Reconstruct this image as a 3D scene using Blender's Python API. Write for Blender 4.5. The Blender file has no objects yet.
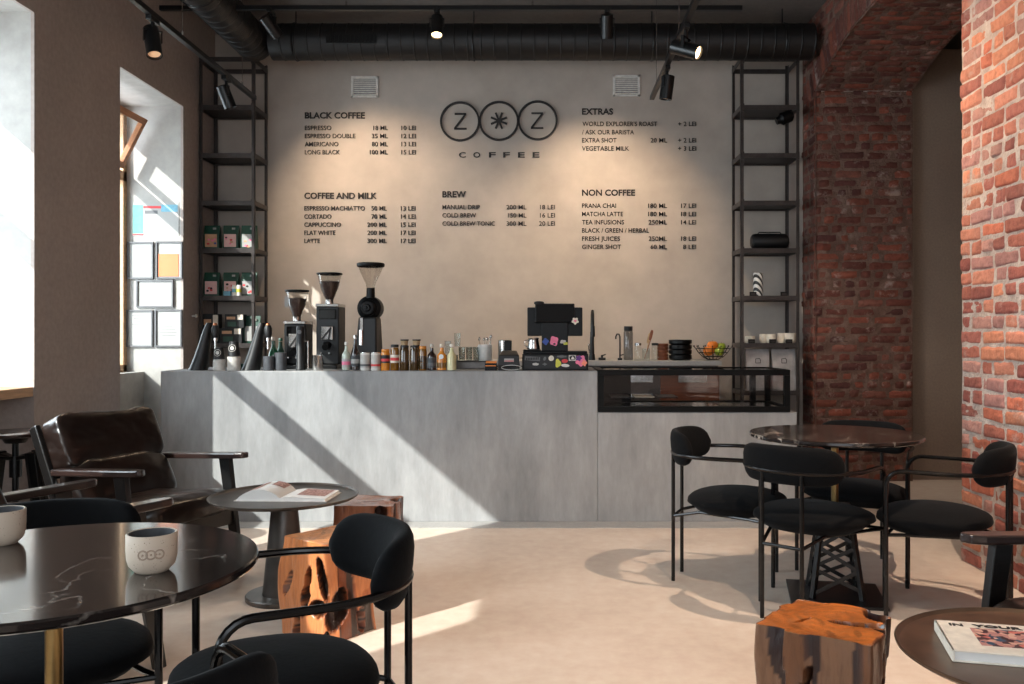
import bpy, math, random
from mathutils import Vector, Matrix, noise
random.seed(7)
R = math.radians; PI = math.pi
SC = bpy.context.scene; COL = SC.collection
F = 880.0; CX = 545.0; HY = 335.0; H = 1.25      # lens of the photograph: focal length in px, vanishing point, eye height

def X(x, d): return (x - CX) * d / F
def Z(y, d): return H - (y - HY) * d / F

def srgb(r, g, b):
    f = lambda c: (c/255/12.92) if c/255 <= .04045 else ((c/255+.055)/1.055)**2.4
    return (f(r), f(g), f(b), 1)

# ------------------------------------------------------------------ materials
MATS = {}
def nodes(name):
    m = bpy.data.materials.new(name); m.use_nodes = True
    nt = m.node_tree; b = nt.nodes['Principled BSDF']
    MATS[name] = m
    return m, nt, b
def noise_tex(nt, scale, detail=4, rough=.55, stretch=None, coord='Object'):
    tc = nt.nodes.new('ShaderNodeTexCoord'); mp = nt.nodes.new('ShaderNodeMapping')
    nt.links.new(tc.outputs[coord], mp.inputs[0])
    if stretch: mp.inputs['Scale'].default_value = stretch
    n = nt.nodes.new('ShaderNodeTexNoise'); n.inputs['Scale'].default_value = scale
    n.inputs['Detail'].default_value = detail; n.inputs['Roughness'].default_value = rough
    nt.links.new(mp.outputs[0], n.inputs['Vector'])
    return n
def ramp(nt, fac, stops):
    r = nt.nodes.new('ShaderNodeValToRGB'); e = r.color_ramp.elements
    while len(e) < len(stops): e.new(.5)
    for i, (p, c) in enumerate(stops): e[i].position = p; e[i].color = c
    nt.links.new(fac, r.inputs[0]); return r
def bump(nt, b, h, strength, dist=.01, prev=None):
    n = nt.nodes.new('ShaderNodeBump'); n.inputs['Strength'].default_value = strength
    n.inputs['Distance'].default_value = dist
    nt.links.new(h, n.inputs['Height'])
    if prev: nt.links.new(prev, n.inputs['Normal'])
    nt.links.new(n.outputs[0], b.inputs['Normal']); return n.outputs[0]
def plain(name, c, rough=.5, metal=0, var=.12, scale=30, bmp=0, spec=.5, stretch=None, coat=0, sheen=0):
    m, nt, b = nodes(name)
    c = srgb(*c)
    n = noise_tex(nt, scale, 3, stretch=stretch)
    lo = tuple(max(0, x*(1-var)) for x in c[:3])+(1,); hi = tuple(min(1, x*(1+var)) for x in c[:3])+(1,)
    r = ramp(nt, n.outputs[0], [(.3, lo), (.7, hi)])
    nt.links.new(r.outputs[0], b.inputs['Base Color'])
    b.inputs['Roughness'].default_value = rough; b.inputs['Metallic'].default_value = metal
    b.inputs['Specular IOR Level'].default_value = spec
    if coat: b.inputs['Coat Weight'].default_value = coat
    if sheen:
        b.inputs['Sheen Weight'].default_value = sheen; b.inputs['Sheen Roughness'].default_value = .4
    if bmp: bump(nt, b, n.outputs[0], bmp)
    return m
def cloudy(name, c1, c2, c3, scale, rough, stretch=None, bs=.1, fine=60, bd=.004, r2=None):
    m, nt, b = nodes(name)
    n = noise_tex(nt, scale, 6, .6, stretch); n2 = noise_tex(nt, fine, 4, .6, stretch)
    r = ramp(nt, n.outputs[0], [(.3, srgb(*c1)), (.5, srgb(*c2)), (.7, srgb(*c3))])
    mx = nt.nodes.new('ShaderNodeMix'); mx.data_type = 'RGBA'; mx.blend_type = 'OVERLAY'
    mx.inputs[0].default_value = .25
    nt.links.new(r.outputs[0], mx.inputs[6]); nt.links.new(n2.outputs[0], mx.inputs[7])
    nt.links.new(mx.outputs[2], b.inputs['Base Color'])
    if r2 is None: b.inputs['Roughness'].default_value = rough
    else:
        rr = nt.nodes.new('ShaderNodeMapRange'); rr.inputs[3].default_value = rough; rr.inputs[4].default_value = r2
        nt.links.new(n.outputs[0], rr.inputs[0]); nt.links.new(rr.outputs[0], b.inputs['Roughness'])
    o = bump(nt, b, n2.outputs[0], bs, bd); bump(nt, b, n.outputs[0], bs, bd*4, o)
    return m
def emis(name, c, s):
    m, nt, b = nodes(name); b.inputs['Base Color'].default_value = srgb(*c)
    b.inputs['Emission Color'].default_value = srgb(*c); b.inputs['Emission Strength'].default_value = s
    return m
def thin_glass(name, tint=(245, 248, 248), gl=.04, rough=.02):
    m = bpy.data.materials.new(name); m.use_nodes = True; nt = m.node_tree; nt.nodes.clear(); MATS[name] = m
    o = nt.nodes.new('ShaderNodeOutputMaterial'); t = nt.nodes.new('ShaderNodeBsdfTransparent')
    g = nt.nodes.new('ShaderNodeBsdfGlossy'); mx = nt.nodes.new('ShaderNodeMixShader')
    f = nt.nodes.new('ShaderNodeLayerWeight'); pw = nt.nodes.new('ShaderNodeMath'); pw.operation = 'POWER'; pw.inputs[1].default_value = 4
    nt.links.new(f.outputs['Facing'], pw.inputs[0])
    a = nt.nodes.new('ShaderNodeMath'); a.operation = 'MULTIPLY_ADD'; a.inputs[1].default_value = .6; a.inputs[2].default_value = gl
    nt.links.new(pw.outputs[0], a.inputs[0]); a.use_clamp = True
    t.inputs[0].default_value = srgb(*tint); g.inputs['Roughness'].default_value = rough
    nt.links.new(a.outputs[0], mx.inputs[0]); nt.links.new(t.outputs[0], mx.inputs[1]); nt.links.new(g.outputs[0], mx.inputs[2])
    nt.links.new(mx.outputs[0], o.inputs[0]); return m
def attr_mat(name, rough, bs, scale, stretch=None, spec=.4, smear=None, coat=0, darkpit=0):
    m, nt, b = nodes(name)
    a = nt.nodes.new('ShaderNodeAttribute'); a.attribute_name = 'Col'
    n = noise_tex(nt, scale, 6, .65, stretch)
    r = ramp(nt, n.outputs[0], [(.28, (.55, .5, .47, 1)), (.52, (1, 1, 1, 1)), (.75, (1.15, 1.12, 1.1, 1))])
    mx = nt.nodes.new('ShaderNodeMix'); mx.data_type = 'RGBA'; mx.blend_type = 'MULTIPLY'; mx.inputs[0].default_value = .8
    nt.links.new(a.outputs['Color'], mx.inputs[6]); nt.links.new(r.outputs[0], mx.inputs[7])
    out = mx.outputs[2]
    if smear:
        n3 = noise_tex(nt, smear[1], 5, .7); r3 = ramp(nt, n3.outputs[0], [(smear[2], (0, 0, 0, 1)), (smear[2]+.12, (1, 1, 1, 1))])
        sc = nt.nodes.new('ShaderNodeMath'); sc.operation = 'MULTIPLY'; sc.inputs[1].default_value = smear[3]
        nt.links.new(r3.outputs[0], sc.inputs[0])
        m2 = nt.nodes.new('ShaderNodeMix'); m2.data_type = 'RGBA'; nt.links.new(sc.outputs[0], m2.inputs[0])
        nt.links.new(out, m2.inputs[6]); m2.inputs[7].default_value = srgb(*smear[0]); out = m2.outputs[2]
    nt.links.new(out, b.inputs['Base Color'])
    b.inputs['Roughness'].default_value = rough; b.inputs['Specular IOR Level'].default_value = spec
    if coat: b.inputs['Coat Weight'].default_value = coat; b.inputs['Coat Roughness'].default_value = .15
    bump(nt, b, n.outputs[0], bs, .012)
    return m

M_floor = cloudy('microcement_floor', (196, 178, 163), (209, 192, 177), (218, 203, 189), 1.1, .34, None, .03, 14, .002, .55)
M_strip = cloudy('grey_cement', (150, 150, 150), (160, 159, 157), (170, 168, 166), 4, .5)
M_counter = cloudy('counter_cement', (124, 125, 126), (143, 144, 145), (158, 159, 160), 1.9, .62, (1.6, 1.6, .45), .25, 16, .005)
M_back = cloudy('plaster_back', (166, 156, 146), (173, 163, 153), (180, 170, 160), .7, .6, None, .04, 3, .002)
M_left = cloudy('taupe_plaster', (152, 140, 133), (158, 146, 139), (164, 152, 145), 1.2, .7, None, .1, 30, .002)
M_white = cloudy('white_plaster', (156, 153, 148), (164, 161, 156), (172, 169, 164), 1.8, .6, None, .15, 12, .003)
M_ceil = cloudy('ceiling_concrete', (98, 91, 87), (108, 101, 96), (118, 110, 105), 1.5, .8, None, .2, 20)
M_side = cloudy('adjoining_plaster', (128, 110, 98), (136, 118, 105), (144, 126, 112), 1.2, .8)
M_duct = plain('black_duct', (17, 15, 15), .5, .1)
M_black = plain('black_metal', (11, 11, 12), .34, .2)
M_blackm = plain('matt_black', (12, 12, 14), .5)
M_blackp = plain('black_plastic', (6, 6, 7), .4, spec=.2)
M_rack = plain('raw_steel', (66, 60, 58), .38, .45, .25, 20)
M_rackd = plain('dark_board', (40, 34, 33), .5)
M_fabric = plain('black_velvet', (9, 10, 12), .9, 0, .25, 60, .1, .12, sheen=.03)
M_tube = plain('tube_black', (14, 12, 12), .25, .3)
M_gold = plain('brass', (176, 146, 96), .3, 1, .08)
M_chrome = plain('steel', (190, 188, 185), .22, 1, .08)
M_brown = plain('bronze_grey_warm_lit', (112, 92, 76), .36, .75, .28, 7)  # bronze-grey table metal with the warm lamplight put into its colour
M_greym = plain('gunmetal', (98, 94, 91), .36, .75, .28, 7)
M_wood = plain('black_wood', (14, 13, 13), .28, 0, .3, 8, .1, .5, (12, 1, 12), .25)
M_wooda = plain('worn_dark_wood', (40, 27, 24), .28, 0, .35, 8, .1, .5, (12, 1, 12), .35)
M_pine = plain('pine', (188, 150, 114), .5, 0, .2, 6, .1, .5, (10, 1, 10))
M_pined = plain('window_wood', (158, 100, 58), .45, 0, .2, 6, .1, .5, (10, 1, 10))
M_paper = plain('paper', (162, 161, 158), .7, 0, .02)
M_page = plain('book_page', (226, 225, 222), .7, 0, .02)
M_ceram = None
M_whitep = plain('white_plastic', (214, 210, 204), .45)
M_cream = plain('cream', (222, 212, 196), .55)
M_green = plain('dark_green_foil', (22, 66, 52), .4, 0, .2)
M_silver = plain('silver_foil', (170, 168, 168), .35, .4, .3, 9, .6)
M_pink = plain('pink_label', (222, 178, 172), .6, 0, .05)
M_kraft = plain('kraft_label', (196, 150, 116), .6, 0, .1)
M_red = plain('red_print', (206, 62, 66), .6)
M_pinkp = plain('hot_pink_print', (228, 120, 150), .6)
M_teal = plain('teal_print', (96, 170, 150), .6)
M_bluep = plain('pale_blue_print', (112, 165, 185), .6)
M_blue = plain('blue_print', (40, 70, 150), .5)
M_yel = plain('yellow_print', (205, 200, 70), .5)
M_orgp = plain('orange_paper', (208, 120, 74), .6, 0, .03)
M_frame = plain('grey_frame', (92, 92, 94), .5)
M_ink = plain('dark_lettering', (26, 22, 21), .6)
M_greyink = plain('grey_print', (92, 92, 94), .6)
M_orange = plain('orange_peel', (226, 128, 40), .45, 0, .12, 40, .2)
M_apple = plain('green_apple', (140, 160, 50), .3, 0, .2, 10)
M_terr = plain('terracotta_wood', (120, 66, 40), .45, 0, .25, 10, stretch=(1, 1, 12))
M_bean = plain('coffee_beans', (58, 32, 22), .4, 0, .6, 160, .8)
M_cork = plain('cork', (178, 148, 110), .7, 0, .2, 60)
M_copper = plain('copper', (196, 124, 84), .28, .9)
M_gpot = plain('grey_pot', (62, 64, 68), .5, 0, .2)
M_lcup = plain('light_cup', (186, 182, 176), .6)
M_glass = thin_glass('clear_glass')
M_case = thin_glass('case_glass', (238, 238, 238), .05)
M_hop = thin_glass('hopper_glass', (238, 236, 233), .07)
M_amber = plain('amber_syrup', (120, 78, 18), .12, 0, .3, 20, coat=.6)
M_amberd = plain('dark_amber', (66, 46, 18), .12, 0, .3, 20, coat=.6)
M_oran = plain('orange_drink', (206, 128, 40), .25, 0, .2, 20, coat=.4)
M_cola = plain('dark_bottle', (28, 14, 13), .12, 0, .2, coat=.6)
M_lemon = plain('pale_juice', (214, 206, 160), .3, 0, .1, coat=.4)
M_clearb = plain('pale_clear_bottle', (176, 184, 170), .15, 0, .1, coat=.5)
M_bottleg = plain('green_bottle', (26, 84, 56), .15, 0, .1, coat=.5)
M_steeld = plain('dark_steel', (92, 87, 84), .35, .6, .2)
M_screen = plain('screen_black', (8, 8, 9), .12)
M_warm = emis('lamp_lens', (255, 214, 160), 9)
M_warml = emis('lamp_lens_dim', (255, 205, 160), .12)
M_wash = plain('cable_white', (196, 196, 194), .5)
M_brick = attr_mat('brick_faces', .82, .9, 26, smear=((172, 156, 146), 5, .56, .6))
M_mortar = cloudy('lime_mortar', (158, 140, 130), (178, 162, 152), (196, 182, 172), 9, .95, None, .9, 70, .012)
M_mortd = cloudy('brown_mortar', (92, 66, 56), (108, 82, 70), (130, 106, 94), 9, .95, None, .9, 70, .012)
M_stump = attr_mat('stump_wood', .3, .5, 9, (5, 5, .9), .5, None, .55)

# marble
def marble():
    m, nt, b = nodes('black_marble')
    n = noise_tex(nt, 2.2, 8, .62)
    w = nt.nodes.new('ShaderNodeTexVoronoi'); w.feature = 'DISTANCE_TO_EDGE'; w.inputs['Scale'].default_value = 8
    mp = nt.nodes.new('ShaderNodeMix'); mp.data_type = 'RGBA'; mp.inputs[0].default_value = .42
    tc = nt.nodes.new('ShaderNodeTexCoord'); n2 = nt.nodes.new('ShaderNodeTexNoise'); n2.inputs['Scale'].default_value = 3
    n2.inputs['Detail'].default_value = 6
    nt.links.new(tc.outputs['Object'], n2.inputs['Vector'])
    nt.links.new(tc.outputs['Object'], mp.inputs[6]); nt.links.new(n2.outputs['Color'], mp.inputs[7])
    nt.links.new(mp.outputs[2], w.inputs['Vector'])
    r = ramp(nt, w.outputs['Distance'], [(0, (1, 1, 1, 1)), (.035, (0, 0, 0, 1)), (1, (0, 0, 0, 1))])
    r2 = ramp(nt, n.outputs[0], [(.44, (0, 0, 0, 1)), (.58, (1, 1, 1, 1))])
    mu = nt.nodes.new('ShaderNodeMath'); mu.operation = 'MULTIPLY'
    nt.links.new(r.outputs[0], mu.inputs[0]); nt.links.new(r2.outputs[0], mu.inputs[1])
    rb = ramp(nt, n.outputs[0], [(.3, srgb(22, 18, 17)), (.7, srgb(44, 36, 33))])
    mx = nt.nodes.new('ShaderNodeMix'); mx.data_type = 'RGBA'
    nt.links.new(mu.outputs[0], mx.inputs[0]); nt.links.new(rb.outputs[0], mx.inputs[6]); mx.inputs[7].default_value = srgb(176, 166, 156)
    nt.links.new(mx.outputs[2], b.inputs['Base Color']); b.inputs['Roughness'].default_value = .13
    b.inputs['Coat Weight'].default_value = .3; b.inputs['Coat Roughness'].default_value = .08
    return m
M_marble = marble()
def speckle():
    m, nt, b = nodes('speckled_clay')
    tc = nt.nodes.new('ShaderNodeTexCoord'); v = nt.nodes.new('ShaderNodeTexVoronoi'); v.inputs['Scale'].default_value = 210
    nt.links.new(tc.outputs['Object'], v.inputs['Vector'])
    n = noise_tex(nt, 60, 3)
    r = ramp(nt, v.outputs['Distance'], [(.0, (1, 1, 1, 1)), (.17, (1, 1, 1, 1)), (.22, (0, 0, 0, 1))])
    r2 = ramp(nt, n.outputs[0], [(.5, (0, 0, 0, 1)), (.6, (1, 1, 1, 1))])
    mu = nt.nodes.new('ShaderNodeMath'); mu.operation = 'MULTIPLY'
    nt.links.new(r.outputs[0], mu.inputs[0]); nt.links.new(r2.outputs[0], mu.inputs[1])
    mx = nt.nodes.new('ShaderNodeMix'); mx.data_type = 'RGBA'; nt.links.new(mu.outputs[0], mx.inputs[0])
    mx.inputs[6].default_value = srgb(196, 180, 162); mx.inputs[7].default_value = srgb(96, 72, 56)
    nt.links.new(mx.outputs[2], b.inputs['Base Color']); b.inputs['Roughness'].default_value = .6
    return m
M_ceram = speckle()
def leather():
    m, nt, b = nodes('brown_leather')
    n = noise_tex(nt, 5, 2, .5, (1, 1, 1.6)); n2 = noise_tex(nt, 220, 1)
    r = ramp(nt, n.outputs[0], [(.3, srgb(15, 9, 7)), (.6, srgb(27, 16, 12)), (.8, srgb(46, 29, 20))])
    nt.links.new(r.outputs[0], b.inputs['Base Color']); b.inputs['Roughness'].default_value = .3; b.inputs['Coat Weight'].default_value = .25; b.inputs['Coat Roughness'].default_value = .2
    o = bump(nt, b, n.outputs[0], .6, .05); bump(nt, b, n2.outputs[0], .05, .001, o)
    return m
M_leather = leather()
def stripes():
    m, nt, b = nodes('striped_can')
    tc = nt.nodes.new('ShaderNodeTexCoord'); w = nt.nodes.new('ShaderNodeTexWave'); w.inputs['Scale'].default_value = 11
    w.bands_direction = 'DIAGONAL'
    nt.links.new(tc.outputs['Object'], w.inputs['Vector'])
    r = ramp(nt, w.outputs[0], [(.45, srgb(20, 20, 22)), (.55, srgb(215, 212, 208))])
    nt.links.new(r.outputs[0], b.inputs['Base Color']); b.inputs['Roughness'].default_value = .4
    return m
M_stripe = stripes()
def photo_print():
    m, nt, b = nodes('printed_photo')
    tc = nt.nodes.new('ShaderNodeTexCoord'); v = nt.nodes.new('ShaderNodeTexVoronoi'); v.inputs['Scale'].default_value = 70
    nt.links.new(tc.outputs['Object'], v.inputs['Vector'])
    s = nt.nodes.new('ShaderNodeSeparateColor'); nt.links.new(v.outputs['Color'], s.inputs[0])
    r = ramp(nt, s.outputs[0], [(0, srgb(196, 140, 132)), (.3, srgb(224, 180, 160)), (.5, srgb(70, 40, 50)), (.7, srgb(50, 84, 110)), (.9, srgb(216, 120, 110))])
    r.color_ramp.interpolation = 'CONSTANT'
    nt.links.new(r.outputs[0], b.inputs['Base Color']); b.inputs['Roughness'].default_value = .4
    return m
M_photo = photo_print()
def photo_red():
    m, nt, b = nodes('printed_pattern')
    n = noise_tex(nt, 90, 3, .8)
    r = ramp(nt, n.outputs[0], [(.4, srgb(110, 62, 56)), (.6, srgb(200, 160, 150))])
    nt.links.new(r.outputs[0], b.inputs['Base Color']); return m
M_pat = photo_red()

# ------------------------------------------------------------------ mesh builder
class MB:
    def __init__(s): s.v = []; s.f = []; s.m = []; s.c = []; s.mats = []; s.T = Matrix.Identity(4)
    def mi(s, m):
        if m not in s.mats: s.mats.append(m)
        return s.mats.index(m)
    def add(s, vs, fs, m=None, col=None):
        o = len(s.v); s.v += [s.T @ Vector(p) for p in vs]
        i = s.mi(m)
        for f in fs: s.f.append([o+k for k in f]); s.m.append(i); s.c.append(col)
        return s
    def box(s, x0, x1, y0, y1, z0, z1, m=None, T=None):
        vs = [Vector((x, y, z)) for x in (x0, x1) for y in (y0, y1) for z in (z0, z1)]
        if T: vs = [T @ p for p in vs]
        return s.add(vs, [(0, 1, 3, 2), (4, 6, 7, 5), (0, 4, 5, 1), (2, 3, 7, 6), (0, 2, 6, 4), (1, 5, 7, 3)], m)
    def bar(s, p0, p1, w, h, m=None, up=(0, 0, 1), w2=None, h2=None):
        p0 = Vector(p0); p1 = Vector(p1); d = (p1-p0).normalized(); up = Vector(up)
        a = d.cross(up)
        if a.length < 1e-4: a = d.cross(Vector((0, 1, 0)))
        a.normalize(); b = a.cross(d).normalized(); vs = []
        for p, ww, hh in ((p0, w, h), (p1, w2 or w, h2 or h)):
            for sa, sb in ((-1, -1), (1, -1), (1, 1), (-1, 1)): vs.append(p+a*sa*ww/2+b*sb*hh/2)
        return s.add(vs, [(3, 2, 1, 0), (4, 5, 6, 7), (0, 1, 5, 4), (1, 2, 6, 5), (2, 3, 7, 6), (3, 0, 4, 7)], m)
    def tube(s, pts, r, n=8, m=None, closed=False, rs=None):
        pts = [Vector(p) for p in pts]; N = len(pts); vs = []; fs = []
        t = [(pts[(i+1) % N]-pts[i-1]) if closed else (pts[min(i+1, N-1)]-pts[max(i-1, 0)]) for i in range(N)]
        t = [x.normalized() for x in t]
        a = t[0].orthogonal().normalized()
        for i in range(N):
            a = (a-t[i]*a.dot(t[i])).normalized(); b = t[i].cross(a); rr = rs[i] if rs else r
            for k in range(n):
                q = 2*PI*k/n; vs.append(pts[i]+a*math.cos(q)*rr+b*math.sin(q)*rr)
        for i in range(N if closed else N-1):
            j = (i+1) % N
            for k in range(n): fs.append((i*n+k, i*n+(k+1) % n, j*n+(k+1) % n, j*n+k))
        if not closed: fs += [tuple(range(n-1, -1, -1)), tuple((N-1)*n+k for k in range(n))]
        return s.add(vs, fs, m)
    def cyl(s, p0, p1, r, r2=None, n=16, m=None): return s.tube([p0, p1], r, n, m, rs=[r, r2 if r2 is not None else r])
    def lathe(s, prof, n=24, c=(0, 0, 0), m=None, T=None, cap=True):
        vs = []; fs = []; c = Vector(c); L = len(prof)
        for r, z in prof:
            for k in range(n):
                q = 2*PI*k/n; vs.append(Vector((r*math.cos(q), r*math.sin(q), z)))
        if T: vs = [T @ p for p in vs]
        vs = [p+c for p in vs]
        for i in range(L-1):
            for k in range(n): fs.append((i*n+k, i*n+(k+1) % n, (i+1)*n+(k+1) % n, (i+1)*n+k))
        if cap: fs += [tuple(range(n-1, -1, -1)), tuple((L-1)*n+k for k in range(n))]
        return s.add(vs, fs, m)
    def sph(s, c, r, m=None, n=16, k=10):
        r = (r, r, r) if isinstance(r, (int, float)) else r
        return s.superq(c, r, 1, 1, n, k, m)
    def superq(s, c, r, e1=.4, e2=.4, n=28, k=16, m=None, fn=None, T=None):
        sp = lambda v, e: math.copysign(abs(v)**e, v); vs = []; fs = []; c = Vector(c)
        for i in range(k+1):
            p = -PI/2+PI*i/k; cp = sp(math.cos(p), e1); z = sp(math.sin(p), e1)
            for j in range(n):
                q = 2*PI*j/n; v = Vector((r[0]*cp*sp(math.cos(q), e2), r[1]*cp*sp(math.sin(q), e2), r[2]*z))
                if fn: v = fn(v)
                if T: v = T @ v
                vs.append(c+v)
        for i in range(k):
            for j in range(n): fs.append((i*n+j, i*n+(j+1) % n, (i+1)*n+(j+1) % n, (i+1)*n+j))
        return s.add(vs, fs, m)
    def prism(s, poly, z0, z1, m=None, T=None):
        n = len(poly); vs = [Vector((x, y, z)) for z in (z0, z1) for x, y in poly]
        if T: vs = [T @ p for p in vs]
        return s.add(vs, [tuple(range(n-1, -1, -1)), tuple(n+k for k in range(n))]+[(k, (k+1) % n, n+(k+1) % n, n+k) for k in range(n)], m)
    def build(s, name, mat=None, parent=None, smooth=True, bev=0, loc=None, ang=35):
        me = bpy.data.meshes.new(name); me.from_pydata([tuple(p) for p in s.v], [], s.f); me.update()
        for m in s.mats: me.materials.append(m or mat)
        me.polygons.foreach_set('material_index', s.m)
        if any(c is not None for c in s.c):
            ca = me.color_attributes.new('Col', 'FLOAT_COLOR', 'CORNER'); buf = []
            for p in me.polygons:
                c = s.c[p.index] or (.5, .5, .5, 1)
                for k in range(p.loop_total): buf += list(c[k] if isinstance(c[0], tuple) else c)
            ca.data.foreach_set('color', buf)
        if smooth:
            me.polygons.foreach_set('use_smooth', [True]*len(me.polygons)); me.set_sharp_from_angle(angle=R(ang))
        o = bpy.data.objects.new(name, me); COL.objects.link(o); o.parent = parent
        if loc is not None: o.location = loc
        if bev:
            b = o.modifiers.new('bevel', 'BEVEL'); b.width = bev; b.segments = 2; b.limit_method = 'ANGLE'; b.angle_limit = R(40)
        return o
def tag(o, label, cat, group=None):
    o['label'] = label; o['category'] = cat
    if group: o['group'] = group
    return o
def thing(name, label, cat, loc=(0, 0, 0), rz=0, group=None):
    o = bpy.data.objects.new(name, None); COL.objects.link(o); o.empty_display_size = .1
    o.location = loc; o.rotation_euler = (0, 0, rz); return tag(o, label, cat, group)
def struct(o): o['kind'] = 'structure'; return o
KIDS = {}
def kids(o): return [c for c in bpy.data.objects if c.parent == o]
def dup(src, label, loc, rz=0, scale=None):
    def cp(o, par):
        c = o.copy(); COL.objects.link(c); c.parent = par
        for k in kids(o): cp(k, c)
        return c
    c = cp(src, None); c['label'] = label; c.location = loc; c.rotation_euler = (0, 0, rz)
    if scale: c.scale = scale
    return c
def arc(c, r, a0, a1, n, ax, ay):
    c = Vector(c); ax = Vector(ax); ay = Vector(ay)
    return [c+ax*r*math.cos(a0+(a1-a0)*i/n)+ay*r*math.sin(a0+(a1-a0)*i/n) for i in range(n+1)]
def face_rz(fx, fy): return math.atan2(-fx, fy)     # turn a thing whose front is local +Y towards (fx, fy)

# ------------------------------------------------------------------ the room
XL, XR, YB, ZC = -2.96, 2.306, 7.9, 4.0
XO = -3.7; Y0 = -3.0
b = MB(); b.box(XO, 5.2, Y0-.2, 8.1, -.12, 0, M_floor); struct(b.build('floor', M_floor, smooth=False))
b = MB(); b.box(XO, XR+.84, Y0-.2, 8.1, ZC, ZC+.15, M_ceil); b.box(XR+.84, 5.4, 1, 8.1, 3.72, 3.9, M_duct)
struct(b.build('ceiling', M_ceil, smooth=False))
b = MB(); b.box(XL-.8, XR+.9, YB, YB+.2, 0, ZC, M_back); struct(b.build('wall_back', M_back, smooth=False))
# left wall with three deep window recesses
wins = [(.3, 1.5), (2.3, 5.1), (6.13, 7.2)]
XI = -3.45; SILL = .95; HEAD = 3.12
b = MB(); rev = MB(); ys = [Y0-.2]+[y for w in wins for y in w]+[YB]
for i in range(0, len(ys), 2):
    b.box(XL-.02, XL, ys[i], ys[i+1], 0, ZC, M_left)
    b.box(XI, XL-.02, ys[i], ys[i+1], 0, ZC, M_white)
    b.box(XO, XI, ys[i]-.0, ys[i+1]+.0, 0, ZC, M_white)
for i, (a, c) in enumerate(wins):
    b.box(XL-.02, XL, a, c, HEAD, ZC, M_left); b.box(XI, XL-.02, a, c, HEAD, ZC, M_white)
    hz = 3.08 if i == 2 else 2.94
    b.box(XO, XI, a, c, hz, ZC, M_white)
    b.box(XO, -3.28, a, c, 0, SILL, M_left if i < 2 else M_white)
    if i < 2: b.box(-3.28, XL-.001, c-.003, c+.01, 0, SILL-.002, M_left)
struct(b.build('wall_left', M_left, smooth=False))
# windows
for i, (a, c) in enumerate(wins):
    hz = 3.08 if i == 2 else 2.94
    w = thing('window_%d' % (i+1), '', 'window'); del w['label']; del w['category']; struct(w)
    f = MB()
    f.box(-3.48, -3.42, a, a+.06, SILL, hz); f.box(-3.48, -3.42, c-.06, c, SILL, hz)
    f.box(-3.48, -3.42, a, c, SILL, SILL+.06); f.box(-3.48, -3.42, a, c, hz-.05, hz)
    if i < 2: f.box(-3.46, -3.41, a, c, 2.06, 2.19)
    else: f.box(-3.48, -3.42, a, c, 2.5, 2.58)
    f.build('window_frame', M_pine if i == 2 else M_pined, w, False, .004)
    g = MB(); g.box(-3.455, -3.45, a+.06, c-.06, SILL+.06, 2.5 if i == 2 else hz-.05); g.build('pane', M_glass, w, False)
    if i == 2:   # the open hopper sash, tilted into the room
        T = Matrix.Translation((-3.42, 0, 2.6)) @ Matrix.Rotation(R(27), 4, 'Y')
        s = MB(); y0, y1 = a+.08, c-.1; hh = .44
        for q in ((y0, y0+.05, 0, hh), (y1-.05, y1, 0, hh), (y0, y1, 0, .05), (y0, y1, hh-.05, hh)):
            s.box(-.02, .02, q[0], q[1], q[2], q[3], None, T)
        sh = s.build('sash', M_pined, w, False, .003)
        g = MB(); g.box(-.003, .003, y0+.05, y1-.05, .05, hh-.05, None, T); g.build('sash_pane', M_glass, sh, False)
# rear wall (behind the viewer) closes the room; its window is an added opening for fill light
b = MB(); b.box(XO, XR+.2, Y0-.2, Y0, 0, .7, M_left); b.box(XO, XR+.2, Y0-.2, Y0, 3.3, ZC, M_left)
b.box(XO, -2.2, Y0-.2, Y0, .7, 3.3, M_left); b.box(1.8, XR+.2, Y0-.2, Y0, .7, 3.3, M_left)
struct(b.build('wall_rear', M_left, smooth=False))
# adjoining room beyond the arch
b = MB(); b.box(XR+.839, 5.2, 7.6, 7.8, 0, 3.75, M_side); b.box(5.2, 5.4, 1, 7.8, 0, 3.75, M_side); b.box(XR+.839, 5.4, .8, 1, 0, 3.75, M_side)
struct(b.build('wall_side', M_side, smooth=False))

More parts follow.
